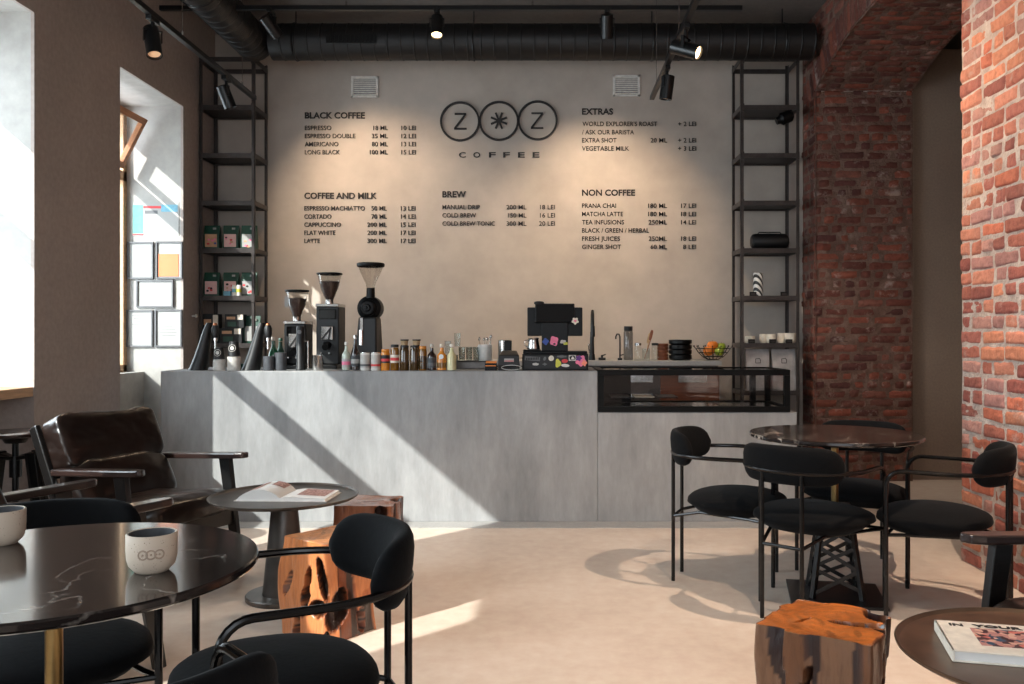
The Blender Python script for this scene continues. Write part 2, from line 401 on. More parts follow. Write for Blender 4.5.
# brick wall on the right, real brick faces standing out of a mortar bed
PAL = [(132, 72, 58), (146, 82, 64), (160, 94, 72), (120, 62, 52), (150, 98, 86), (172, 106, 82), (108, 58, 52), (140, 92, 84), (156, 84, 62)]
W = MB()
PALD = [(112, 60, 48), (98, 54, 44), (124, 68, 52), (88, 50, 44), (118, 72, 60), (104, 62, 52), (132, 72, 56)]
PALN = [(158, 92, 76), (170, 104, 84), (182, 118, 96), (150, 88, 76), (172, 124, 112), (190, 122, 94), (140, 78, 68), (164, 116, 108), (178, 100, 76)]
def bricks(mapf, U, V0, V1, rows_h=.0785, Lb=(.215, .245), inside=None, jitter=.004, seed=0, depth=.014, edge=0, soldier=False, dens=1, pal=None):
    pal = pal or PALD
    rnd = random.Random(seed); v = V0; row = 0; gap = .007
    while v < V1-.02:
        vh = min(rows_h, V1-v)-gap
        u = U[0]-(rnd.random()*.12 if not (edge or soldier) else 0)
        hdr = rnd.random() < .35
        while u < U[1]-.01:
            L = rnd.uniform(*Lb) if soldier or rnd.random() > (.7 if hdr else .22) else rnd.uniform(.10, .12)
            u0 = max(u, U[0]); u1 = min(u+L, U[1])
            if u1-u0 > .03 and (inside is None or inside((u0+u1)/2, v+vh/2)):
                ej = rnd.uniform(-.012, .014) if edge and u0 <= U[0]+1e-6 else 0
                nu = max(3, int((u1-u0)/.035)*dens); nv = 4*dens; vs = []; fs = []
                base = rnd.uniform(-.006, .006); tilt = rnd.uniform(-.01, .01); dy = rnd.uniform(-.004, .004)
                cj = [[(rnd.uniform(-jitter, jitter), rnd.uniform(-jitter, jitter)) for _ in (0, 1)] for _ in (0, 1)]
                for i in range(nu+1):
                    for j in range(nv+1):
                        a = i/nu; c = j/nv
                        uu = u0+(u1-u0)*a+ej*(1-a); vv = v+dy+vh*c
                        jx = sum(cj[p][q][0]*(a if p else 1-a)*(c if q else 1-c) for p in (0, 1) for q in (0, 1))
                        jy = sum(cj[p][q][1]*(a if p else 1-a)*(c if q else 1-c) for p in (0, 1) for q in (0, 1))
                        e = min(a, 1-a)*(u1-u0); g = min(c, 1-c)*vh; e = min(e, g)
                        h = -depth if e < 1e-5 else base+tilt*(a-.5)-.004*max(0, 1-e/.016)
                        nz = noise.noise(Vector((uu*16, vv*16, seed)))*.006+noise.noise(Vector((uu*45, vv*45, seed+5)))*.004
                        if e >= 1e-5: h += nz
                        vs.append(mapf(uu+jx+nz*.6, vv+jy+nz*.6, h))
                for i in range(nu):
                    for j in range(nv):
                        k = i*(nv+1)+j; fs.append((k, k+nv+1, k+nv+2, k+1))
                p = srgb(*pal[rnd.randrange(len(pal))]); q = rnd.uniform(.8, 1.15)
                W.add(vs, fs, M_brick, (min(1, p[0]*q), min(1, p[1]*q), min(1, p[2]*q), 1))
            u += L+gap
        v += rows_h; row += 1
def bed(mapf, U, V0, V1, inside=None, du=.05, mt=None):
    nu = int((U[1]-U[0])/du)+1; nv = int((V1-V0)/du)+1; vs = []; fs = []
    for i in range(nu+1):
        for j in range(nv+1):
            u = U[0]+(U[1]-U[0])*i/nu; v = V0+(V1-V0)*j/nv
            vs.append(mapf(u, v, -.008+noise.noise(Vector((u*9, v*9, 3)))*.004))
    for i in range(nu):
        for j in range(nv):
            u = U[0]+(U[1]-U[0])*(i+.5)/nu; v = V0+(V1-V0)*(j+.5)/nv
            if inside is None or inside(u, v):
                k = i*(nv+1)+j; fs.append((k, k+nv+1, k+nv+2, k+1))
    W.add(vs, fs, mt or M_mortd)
YN, YF, TH = 4.89, 7.52, .84
AR = 3.58; AY = (YN+YF)/2; SPR = 3.33           # arch radius about (AY, z=0), springing height
onX = lambda u, v, h: Vector((XR-h, YN-u, v))
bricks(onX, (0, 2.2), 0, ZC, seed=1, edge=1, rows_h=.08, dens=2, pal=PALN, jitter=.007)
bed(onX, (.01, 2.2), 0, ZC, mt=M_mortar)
onJ = lambda u, v, h: Vector((XR+u, YF-h, v))
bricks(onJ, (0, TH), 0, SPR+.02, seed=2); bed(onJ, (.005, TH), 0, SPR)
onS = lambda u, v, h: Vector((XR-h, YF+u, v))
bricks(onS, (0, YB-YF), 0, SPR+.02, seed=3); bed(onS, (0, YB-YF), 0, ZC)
onA = lambda u, v, h: Vector((XR-h, v, u))       # u height, v along Y  (spandrel)
def spand(u, v): return math.hypot(v-AY, u) > AR+.27 or v > YF
onP = lambda u, v, h: Vector((XR-h, YN+u, v))
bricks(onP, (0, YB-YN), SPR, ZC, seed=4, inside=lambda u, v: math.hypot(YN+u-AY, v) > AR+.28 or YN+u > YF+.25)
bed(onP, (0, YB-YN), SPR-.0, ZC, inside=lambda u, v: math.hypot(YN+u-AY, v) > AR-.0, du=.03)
AH = math.asin((YF-AY)/AR)
onV = lambda u, v, h: Vector((XR-h-.004, AY+(AR+u)*math.sin(v/AR), (AR+u)*math.cos(v/AR)))     # voussoir ring
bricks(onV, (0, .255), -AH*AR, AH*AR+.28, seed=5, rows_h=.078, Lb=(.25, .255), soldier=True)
onI = lambda u, v, h: Vector((XR+u, AY+(AR+h)*math.sin(v/AR), (AR-h)*math.cos(v/AR)))         # soffit
onI = lambda u, v, h: Vector((XR+u, AY+(AR-h)*math.sin(v/AR), (AR-h)*math.cos(v/AR)))
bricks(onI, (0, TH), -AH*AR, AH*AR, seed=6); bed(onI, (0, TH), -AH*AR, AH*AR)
W.box(XR+.012, XR+TH, Y0-.2, YN-.012, 0, ZC, M_mortar); W.box(XR+.012, XR+TH, YF+.012, YB+.2, 0, ZC, M_mortar)
W.box(XR-.0, XR+.013, Y0-.2, YN-2.2, 0, ZC, M_mortar)
n = 24
for i in range(n):
    t0 = -AH+2*AH*i/n; t1 = -AH+2*AH*(i+1)/n; R0 = AR+.012
    ya, yb = AY+R0*math.sin(t0), AY+R0*math.sin(t1); za, zb = R0*math.cos(t0), R0*math.cos(t1)
    W.add([(x, y, z) for x in (XR+.012, XR+TH) for y, z in ((ya, za), (yb, zb), (yb, ZC), (ya, ZC))],
          [(0, 1, 2, 3), (7, 6, 5, 4), (0, 4, 5, 1), (2, 6, 7, 3)], M_mortar)
struct(W.build('wall_right', M_brick, smooth=True, ang=60))

# ------------------------------------------------------------------ counters
b = MB(); b.box(-2.57, .352, 5.88, 6.6, 0, 1.009); b.box(.352, 1.684, 5.88, 6.5, 0, .735)
tag(b.build('service_counter', M_counter, None, False, .006), 'long grey cement service counter with streaked front', 'counter')
b = MB(); b.box(-2.57, 1.684, 5.69, 5.88, -.05, .004); struct(b.build('trim_1', M_strip, smooth=False))
bc = thing('back_counter', 'low dark back counter under the menu wall with pale worktop', 'counter', (0, 0, 0))
k = 7.3/F; bx0, bx1 = X(455, 7.3), X(722, 7.3)
b = MB(); b.box(bx0, bx1, 7.3, YB-.01, .995, 1.036); b.build('worktop', M_strip, bc, False, .003)
b = MB(); b.box(bx0+.02, bx1-.02, 7.36, YB-.01, .02, .995); b.build('body', M_steeld, bc, False)
xs = [X(x, 7.34) for x in (458, 510, 562, 612, 660, 720)]
for i in range(5):
    b = MB(); b.box(xs[i]+.005, xs[i+1]-.005, 7.34, 7.36, .08, .97); dd = b.build('door', M_steeld if i < 4 else M_terr, bc, False, .003)
    b = MB(); xm = (xs[i]+xs[i+1])/2+.02
    b.box(xm-.12, xm+.12, 7.315, 7.335, .855, .915); b.box(xm-.11, xm+.11, 7.312, 7.316, .86, .88); b.build('handle', M_chrome, dd, False, .002)

# display case sunk in the counter
dc = thing('display_case', 'black framed glass pastry display case set into the counter', 'display case', (0, 0, .735))
x0, x1, y0, y1, hz = .356, 1.637, 5.872, 6.42, .283; t = .038
b = MB()
for yy in (y0, y1-t):
    b.box(x0, x1, yy, yy+t, 0, t); b.box(x0, x1, yy, yy+t, hz-t, hz)
    for xx in (x0, x1-t): b.box(xx, xx+t, yy, yy+t, t, hz-t)
for xx in (x0, x1-t):
    b.box(xx, xx+t, y0+t, y1-t, 0, t); b.box(xx, xx+t, y0+t, y1-t, hz-t, hz)
b.box(1.49, 1.53, y1-t, y1, t, hz-t)
b.build('frame', plain('case_black', (8, 8, 8), .5, spec=.15), dc, False, .002)
b = MB(); b.box(x0+t, x1-t, y0+.012, y0+.018, t, hz-t); b.box(x0+t, x1-t, y0+t, y1-t, hz-.012, hz-.005); b.build('glass_pane', M_case, dc, False)
b = MB(); b.box(x0+t, x1-t, y0+t, y1-t, .004, .03); b.build('tray', M_chrome, dc, False, .003)
b = MB(); b.box(x0+.04, .9, y0+.1, y1-.06, .085, .091); b.build('shelf', M_case, dc, False)
b = MB(); b.box(x0+t, .62, y1-.06, y1-.045, t, hz-t); b.build('sliding_door', M_blackp, dc, False)
for i, xx in enumerate((.52, .68, .84)):
    b = MB(); b.box(-.065, .065, -.12, .12, 0, .004); b.build('price_board' if 0 else 'serving_board', M_cream if i == 1 else M_steeld, dc, False, loc=(xx, 6.1, .091))

# ------------------------------------------------------------------ metal shelving
ZS = [.37, .776, 1.18, 1.585, 1.99, 2.395, 2.80, 3.21, 3.62]
def rack(xa, xb, label):
    t = thing('shelving_rack', label, 'shelving', ((xa+xb)/2, 7.675, 0), 0, 'tall steel racks')
    w = (xb-xa)/2; yd = .175
    for sx in (-1, 1):
        for sy in (-1, 1):
            b = MB(); x = sx*w; y = sy*yd
            b.box(min(x, x-sx*.026), max(x, x-sx*.026), min(y, y-sy*.004), max(y, y-sy*.004), 0, 3.65)
            b.box(min(x, x-sx*.004), max(x, x-sx*.004), min(y, y-sy*.026), max(y, y-sy*.026), 0, 3.65)
            b.build('upright', M_rack, t, False)
    for z in ZS:
        b = MB(); b.box(-w+.005, w-.005, -yd-.003, -yd+.003, z-.04, z); b.box(-w+.005, w-.005, yd-.003, yd+.003, z-.04, z)
        b.box(-w-.002, -w+.005, -yd, yd, z-.04, z); b.box(w-.005, w+.002, -yd, yd, z-.04, z)
        for sx in (-1, 1): b.box(sx*w-.03 if sx > 0 else -w, w if sx > 0 else -w+.03, -yd-.006, -yd-.003, z-.055, z+.012)
        b.build('rail', M_rack, t, False)
        if z < 3.6:
            b = MB(); b.box(-w+.005, w-.005, -yd+.004, yd-.004, z-.025, z-.002); b.build('shelf_board', M_rackd, t, False)
    return t
rack(-2.945, -2.475, 'tall steel shelving rack by the left wall holding coffee bags')
rack(1.668, 2.168, 'tall steel shelving rack beside the brick wall holding a speaker')

# ------------------------------------------------------------------ ducts, tracks, lamps
def ridged(L, r):
    pr = []; n = int(L/.11)
    for i in range(n):
        z = L*i/n; s = L/n
        pr += [(r, z), (r, z+s*.86), (r+.004, z+s*.9), (r+.004, z+s*.96)]
    pr += [(r, L)]; return pr
d = thing('ventilation_duct', 'round black spiral duct running under the ceiling along the back wall', 'duct', (-2.3, 7.42, 3.72))
b = MB(); b.lathe(ridged(4.55, .15), 28, T=Matrix.Rotation(R(90), 4, 'Y')); b.build('pipe', M_duct, d)
b = MB(); b.box(-.21, .21, -.012, .02, -.035, .04)
for i in range(12): b.box(-.19+i*.0325, -.19+i*.0325+.02, -.017, -.012, -.024, .028)
b.build('air_grille', M_black, d, False, loc=(.6+.1, -.14, -.02))
for xx in (.2, 1.7, 3.2, 4.3):
    b = MB(); b.tube(arc((xx, 0, 0), .154, 0, 2*PI, 24, (0, 1, 0), (0, 0, 1)), .006, 6); b.cyl((xx, 0, .15), (xx, 0, .28), .005, n=6); b.build('hanger', M_black, d)
d = thing('ventilation_duct', 'black round duct running forward along the left wall ceiling', 'duct', (-2.46, 7.42, 3.72))
b = MB(); b.T = Matrix.Rotation(R(90), 4, 'X'); b.lathe(ridged(5.2, .15), 28); b.T = Matrix.Identity(4); b.build('pipe', M_duct, d)
b = MB(); b.superq((0, 0, 0), (.16, .165, .155), 1, 1, 24, 14); b.build('elbow', M_duct, d)
for yy in (-1.2, -3.2):
    b = MB(); b.tube(arc((0, yy, 0), .154, 0, 2*PI, 24, (1, 0, 0), (0, 0, 1)), .006, 6); b.cyl((0, yy, .15), (0, yy, .28), .005, n=6); b.build('hanger', M_black, d)

def track(p0, p1, label, wires):
    p0 = Vector(p0); p1 = Vector(p1); t = thing('lighting_track', label, 'track light rail', p0, 0, 'ceiling lighting tracks')
    b = MB(); b.bar((0, 0, 0), p1-p0, .036, .034); b.build('rail', M_black, t, False, .002)
    for w in wires:
        q = p0.lerp(p1, w)-p0
        b = MB(); b.cyl(q+Vector((0, 0, .01)), (q.x, q.y, ZC-p0.z), .0022, n=6); b.cyl(q+Vector((0, 0, .015)), q+Vector((0, 0, .05)), .008, n=8); b.build('suspension_wire', M_chrome, t)
ZT = 3.2
track((-2.39, 7.24, ZT), (-2.39, 1.4, ZT), 'black lighting track hanging along the left wall', [.05, .247, .6, .95])
track((.88, 7.24, ZT), (.88, 1.4, ZT), 'black lighting track hanging on wires, running toward the brick side', [.05, .25, .6, .95])
track((X(160, 6.6), 6.6, 3.70), (X(742, 6.6), 6.6, 3.70), 'black lighting track running crosswise in front of the menu wall', [.08, .32, .64, .91])
LAMPS = []
def spot(mount, aim, label, lit=False, L=.17, r=.046, drop=.1, side=0):
    mount = Vector(mount); t = thing('track_spotlight', label, 'spotlight', mount, 0, 'black cylinder spotlights')
    b = MB(); b.box(-.018, .018, -.06, .06, -.045, -.017); b.build('adapter', M_black, t, False, .003)
    aim = Vector(aim).normalized(); q = aim.to_track_quat('Z', 'Y').to_matrix().to_4x4()
    c = Vector((0, 0, -.045-drop-.02))
    b = MB(); b.cyl((0, 0, -.04), (0, 0, -.045-drop*.6), .012, n=10)
    sd = aim.cross(Vector((0, 0, 1)))
    sd = sd.normalized() if sd.length > .1 else Vector((1, 0, 0))
    for s in (-1, 1): b.bar(Vector((0, 0, -.045-drop*.5))+sd*s*(r+.006), c+sd*s*(r+.006), .02, .006, None, sd)
    b.bar(Vector((0, 0, -.045-drop*.5))-sd*(r+.01), Vector((0, 0, -.045-drop*.5))+sd*(r+.01), .02, .008)
    b.build('bracket', M_black, t, False)
    b = MB(); T = Matrix.Translation(c) @ q
    b.lathe([(r*.9, -L*.5), (r, -L*.47), (r, L*.5), (r*.86, L*.5), (r*.8, L*.4)], 24, T=T); b.build('lamp_body', M_black, t)
    b = MB(); b.lathe([(r*.8, L*.4), (r*.8, L*.43)], 24, T=T); b.build('lens', M_warm if lit else M_warml, t)
    LAMPS.append(mount+c+aim*(L*.5+.01))
    return t
spot((-2.39, 5.36, ZT), (.25, -.3, -.9), 'largest black spotlight over the wall beside the near window', L=.2)
spot((-2.39, 6.6, ZT), (.3, .2, -.9), 'black spotlight in front of the left rack top')
spot((.88, 5.5, ZT), (.85, -.55, -.42), 'lit black spotlight turned toward the brick wall', True, L=.19)
spot((.88, 6.35, ZT), (-.12, .1, -1), 'black spotlight hanging low above the EXTRAS list')
spot((X(271, 6.6), 6.6, 3.7), (.5, .6, -.75), 'leftmost black spotlight on the crosswise track', drop=.07)
spot((X(437, 6.6), 6.6, 3.7), (.02, -.35, -.9), 'lit black spotlight on the crosswise track above the round logo', True, drop=.07)
spot((X(607, 6.6), 6.6, 3.7), (.02, .45, -.9), 'rightmost black spotlight on the crosswise track', drop=.07)
track((1.9, 4.0, ZT), (1.9, 1.4, ZT), 'short black lighting track above the near bronze coffee table', [.1, .9])
spot((1.9, 3.5, ZT), (-.9, .8, -3.2), 'lit black spotlight high above the right marble table', True)
spot((.88, 2.6, ZT), (-.18, 1.1, -3.1), 'lit black spotlight above the amber topped stump', True)
t = thing('clamp_spotlight', 'black clamp spotlight fixed inside the rack beside the brick wall', 'spotlight', (X(792, 7.55), 7.55, Z(108, 7.55)))
b = MB(); b.box(-.015, .03, -.02, .02, -.02, .02); b.cyl((0, 0, 0), (-.03, 0, -.06), .01); b.build('clamp', M_black, t)
b = MB(); T = Matrix.Translation((-.06, 0, -.085)) @ Matrix.Rotation(R(-112), 4, 'Y')
b.lathe([(.03, -.07), (.05, -.05), (.055, .03), (.035, .05), (.03, .08)], 20, T=T); b.build('lamp_body', M_blackp, t)

# ------------------------------------------------------------------ wall vents, lettering, logo
for cx_, cy_, lab in ((365, 87, 'square white louvred wall vent above the BLACK COFFEE list'), (626.5, 86, 'square white louvred wall vent above the EXTRAS list')):
    t = thing('wall_vent', lab, 'vent', (X(cx_, YB), YB, Z(cy_, YB)), 0, 'louvred wall vents'); w = .122; h = .095
    b = MB(); b.box(-w, w, -.015, 0, h-.018, h); b.box(-w, w, -.015, 0, -h, -h+.018); b.box(-w, -w+.022, -.015, 0, -h, h); b.box(w-.022, w, -.015, 0, -h, h)
    b.build('frame', M_whitep, t, False, .002)
    b = MB(); b.box(-w+.02, w-.02, -.003, 0, -h+.015, h-.015, M_frame)
    for i in range(9):
        z = -h+.027+i*.0172; b.bar((-w+.02, -.008, z), (w-.02, -.008, z), .012, .005, M_whitep, (0, .6, 1))
    b.build('louvre', M_whitep, t, False)
def text(s, xl, xr, base, cap, parent, name='text_line', bold=0, d=YB, y=None, mat=None, T=None, ext=.004):
    cu = bpy.data.curves.new('t', 'FONT'); cu.body = s; cu.size = 1; cu.extrude = .01; cu.offset = bold; cu.resolution_u = 3
    tmp = bpy.data.objects.new('t', cu); COL.objects.link(tmp)
    me = bpy.data.meshes.new_from_object(tmp.evaluated_get(bpy.context.evaluated_depsgraph_get()))
    bpy.data.objects.remove(tmp); bpy.data.curves.remove(cu)
    vs = [v.co.copy() for v in me.vertices]; fs = [tuple(p.vertices) for p in me.polygons]; bpy.data.meshes.remove(me)
    x0 = min(v.x for v in vs); x1 = max(v.x for v in vs); ch = .729
    m = MB()
    if T is None:
        k = d/F; o = parent.location
        P = [Vector((X(xl, d)+(v.x-x0)/(x1-x0)*(xr-xl)*k, YB-ext-.0015-v.z/.01*ext, Z(base, d)+v.y/ch*cap*k))-o for v in vs]
    else: P = [T @ Vector((xl+(v.x-x0)/(x1-x0)*(xr-xl), v.z/.01*ext, base+v.y/ch*cap)) for v in vs]
    m.add(P, fs); return m.build(name, mat or M_ink, parent, False)
def menu(label, title, x0, x1, base, rows):
    t = thing('menu_lettering', label, 'wall menu', (X(x0, YB), YB, Z(base, YB)), 0, 'menu lists on the back wall')
    text(title, x0, x1, base, 6.2, t, 'heading', .024)
    for r in rows:
        y = r[0]
        for s, a, c in r[1:]: text(s, a, c, y, 4.6, t, 'menu_text', .004)
A, B_ = 401.5, 416
menu('dark BLACK COFFEE price list lettering on the wall', 'BLACK COFFEE', 305, 365, 118.5, [
    (130.2, ('ESPRESSO', 305, 331.5), ('18 ML', 373.5, 388), ('10 LEI', A, B_)),
    (138.3, ('ESPRESSO DOUBLE', 305, 355.5), ('35 ML', 372, 388), ('12 LEI', A, B_)),
    (146.4, ('AMERICANO', 305, 338.5), ('80 ML', 372, 388), ('13 LEI', A, B_)),
    (154.5, ('LONG BLACK', 305, 340), ('100 ML', 370, 388), ('15 LEI', A, B_))])
A, B_ = 401, 415.5
menu('dark COFFEE AND MILK price list lettering above the grinders', 'COFFEE AND MILK', 304.5, 377, 198.8, [
    (210.6, ('ESPRESSO MACHIATTO', 304.5, 365), ('50 ML', 371.5, 387), ('13 LEI', A, B_)),
    (218.8, ('CORTADO', 304.5, 331.5), ('70 ML', 371.5, 387), ('14 LEI', A, B_)),
    (226.9, ('CAPPUCCINO', 304.5, 341), ('200 ML', 367.5, 387), ('15 LEI', A, B_)),
    (235, ('FLAT WHITE', 304.5, 335.5), ('200 ML', 367.5, 387), ('17 LEI', A, B_)),
    (243.1, ('LATTE', 304.5, 320), ('300 ML', 367.5, 387), ('17 LEI', A, B_))])
A, B_ = 540, 555
menu('dark BREW price list lettering below the round logo', 'BREW', 442.5, 466, 197.3, [
    (209.4, ('MANUAL DRIP', 442.5, 480), ('200 ML', 506.5, 526.5), ('18 LEI', A, B_)),
    (217.6, ('COLD BREW', 442.5, 476), ('150 ML', 508, 526.5), ('16 LEI', A, B_)),
    (225.8, ('COLD BREW TONIC', 442.5, 495), ('300 ML', 506.5, 526.5), ('20 LEI', A-1, B_))])
menu('dark EXTRAS price list lettering beside the right rack', 'EXTRAS', 582, 613, 114.6, [
    (126.2, ("WORLD EXPLORER'S ROAST", 582.5, 657), ('+ 2 LEI', 678, 696)),
    (134.5, ('/ ASK OUR BARISTA', 582, 634)),
    (142.6, ('EXTRA SHOT', 582, 616.5), ('20 ML', 650.5, 667), ('+ 2 LEI', 678, 696)),
    (150.8, ('VEGETABLE MILK', 582, 629), ('+ 3 LEI', 678, 696))])
A, B_ = 681, 696
menu('dark NON COFFEE price list lettering above the sink', 'NON COFFEE', 582, 635, 195.7, [
    (208, ('PRANA CHAI', 582, 616), ('180 ML', 648, 667), ('17 LEI', A, B_)),
    (216.3, ('MATCHA LATTE', 582, 623), ('180 ML', 648, 667), ('18 LEI', A, B_)),
    (224.5, ('TEA INFUSIONS', 582, 624), ('250ML', 648.5, 667), ('14 LEI', A, B_)),
    (232.7, ('BLACK / GREEN / HERBAL', 582, 649)),
    (240.9, ('FRESH JUICES', 582, 620), ('250ML', 648.5, 667), ('18 LEI', A, B_)),
    (249.1, ('GINGER SHOT', 582, 621), ('60 ML', 650.5, 667), ('8 LEI', 683, B_))])
k = YB/F
lg = thing('wall_logo', 'black three ring logo with Z letters and COFFEE beneath on the wall', 'logo sign', (X(499, YB), YB, Z(121, YB)))
for cx_, cy_ in ((460.1, 121.8), (499, 121.3), (537.7, 120.8)):
    b = MB(); c = Vector(((cx_-499)*k, 0, -(cy_-121)*k)); ro, ri = 19.9*k, 17.9*k; n = 64; vs = []; fs = []
    for i in range(n):
        q = 2*PI*i/n
        for rr, yy in ((ro, -.022), (ri, -.022), (ri, -.004), (ro, -.004)): vs.append(c+Vector((rr*math.cos(q), yy, rr*math.sin(q))))
    for i in range(n):
        j = (i+1) % n
        for e in range(4): fs.append((i*4+e, i*4+(e+1) % 4, j*4+(e+1) % 4, j*4+e))
    b.add(vs, fs); b.build('ring', M_ink, lg)
for cx_, cy_ in ((460.6, 121.6), (537.2, 121)):
    b = MB(); P = lambda u, v: Vector(((cx_-499+u)*k, -.012, -(cy_-121+v)*k)); w = 1.6*k
    b.bar(P(-5.8, -7.4), P(5.8, -7.4), .012, w); b.bar(P(-6.3, 7.4), P(6.2, 7.4), .012, w); b.bar(P(5.2, -7), P(-5.6, 7), .012, w*1.15); b.build('letter', M_ink, lg, False)
b = MB()
for i in range(4):
    q = R(22.5+45*i); b.bar((-8.6*k*math.cos(q)+0, -.012, -8.6*k*math.sin(q)), (8.6*k*math.cos(q), -.012+i*.0004, 8.6*k*math.sin(q)), .012, 1.9*k)
b.build('asterisk', M_ink, lg, False)
for s, xx in zip('COFFEE', (459, 473.4, 489, 503.2, 518, 532.6)): text(s, xx, xx+6.8, 157.6, 5.5, lg, 'letter', .012)

# certificates on the window reveal (frontal face at Y = 7.2)
YR = 7.2
def frame_(x0, x1, y0, y1, lab, kind):
    cx_, cy_ = (x0+x1)/2, (y0+y1)/2; kk = YR/F; w = (x1-x0)/2*kk; h = (y1-y0)/2*kk
    t = thing('framed_certificate' if kind != 'poster' else 'wall_poster', lab, 'poster' if kind == 'poster' else 'framed certificate', (X(cx_, YR), YR, Z(cy_, YR)), 0, None if kind == 'poster' else 'framed certificates beside the window')
    fr = .013
    if kind != 'poster':
        b = MB(); b.box(-w, w, -.02, 0, h-fr, h); b.box(-w, w, -.02, 0, -h, -h+fr); b.box(-w, -w+fr, -.02, 0, -h+fr, h-fr); b.box(w-fr, w, -.02, 0, -h+fr, h-fr)
        b.build('frame', M_frame, t, False, .001)
        b = MB(); b.box(-w+fr, w-fr, -.008, 0, -h+fr, h-fr); b.build('sheet', M_paper, t, False)
        w -= fr; h -= fr; yy = -.0095
        b = MB(); rnd = random.Random(int(x0*7+y0)); mk = M_kraft if kind == 'red' else M_greyink
        for i in range(9):
            z = h*(.75-.17*i); L = w*rnd.uniform(.3, .7)
            if kind == 'note' and z < h*.45: continue
            if rnd.random() < .75: b.box(-L+rnd.uniform(-.1, .1)*w, L, yy, yy+.001, z, z+.003, mk)
        if b.f: b.build('printing', M_greyink, t, False)
        if kind == 'note':
            b = MB(); b.box(-w*.92, w*.8, yy-.002, yy, -h*.95, h*.36); b.build('orange_note', M_orgp, t, False)
    else:
        b = MB(); b.box(-w, w, -.004, 0, -h, h); b.build('sheet', M_paper, t, False)
        for q, m in (((-.95, -.52, -.85, .82), M_teal), ((-.5, .25, .62, .76), M_red), ((.25, .95, .42, .84), M_bluep), ((-.95, -.5, -.96, -.88), M_red), ((-.45, .1, .3, .5), M_greyink)):
            b = MB(); b.box(q[0]*w, q[1]*w, -.0052, -.004, q[2]*h, q[3]*h); b.build('print_block', m, t, False)
frame_(132, 179, 202, 236, 'white poster with teal and red printing above the certificates', 'poster')
frame_(128, 154, 242, 279, 'upright framed certificate, upper row, nearest the window', 'c')
frame_(156.5, 183, 241.5, 279, 'framed certificate holding an orange sheet', 'note')
frame_(137, 174, 280, 307.5, 'wide framed certificate in the middle row', 'red')
frame_(127, 153.5, 310, 347, 'upright framed certificate, bottom row, nearest the window', 'c')
frame_(155.5, 182.5, 309.5, 347, 'upright framed certificate, bottom row, below the wide frame, away from window', 'd')
b = MB(); b.cyl((0, 0, 0), (.03, 0, 0), .008, n=12); b.cyl((.03, 0, 0), (.04, 0, 0), .016, n=12)
tag(b.build('wall_hook', M_whitep, None, loc=(XL, 7.38, Z(316, 7.38))), 'small white hook on the taupe wall left of the rack', 'hook')

# ------------------------------------------------------------------ window bar and stool
b = MB(); b.box(-3.28, -2.965, 2.3, 5.1, .894, .949)
tag(b.build('window_bar', M_pine, None, False, .004), 'pale wooden bar shelf in the near window recess', 'shelf')
t = thing('bar_stool', 'black industrial swivel stool under the wooden window bar', 'stool', (-2.78, 4.62, -.045), R(20))
b = MB(); b.lathe([(.0, .765), (.15, .765), (.175, .772), (.178, .785), (.168, .79), (.0, .786)], 32, cap=False); b.build('seat', M_wooda, t)
b = MB(); b.cyl((0, 0, .42), (0, 0, .766), .016, n=12); b.cyl((0, 0, .73), (0, 0, .766), .05, .07, n=16); b.cyl((0, 0, .55), (0, 0, .66), .03, n=14); b.build('screw_post', M_black, t)
for i in range(4):
    q = R(45+90*i); c, s = math.cos(q), math.sin(q)
    b = MB(); b.bar((.03*c, .03*s, .65), (.115*c, .115*s, .665), .04, .018, None, (0, 0, 1)); b.bar((.11*c, .11*s, .68), (.24*c, .24*s, 0), .042, .022, None, (c, s, 0)); b.build('leg', M_black, t, False, .003)
b = MB(); b.tube(arc((0, 0, .3), .19, 0, 2*PI, 32, (1, 0, 0), (0, 1, 0))[:-1], .01, 8, closed=True); b.build('foot_ring', M_black, t)

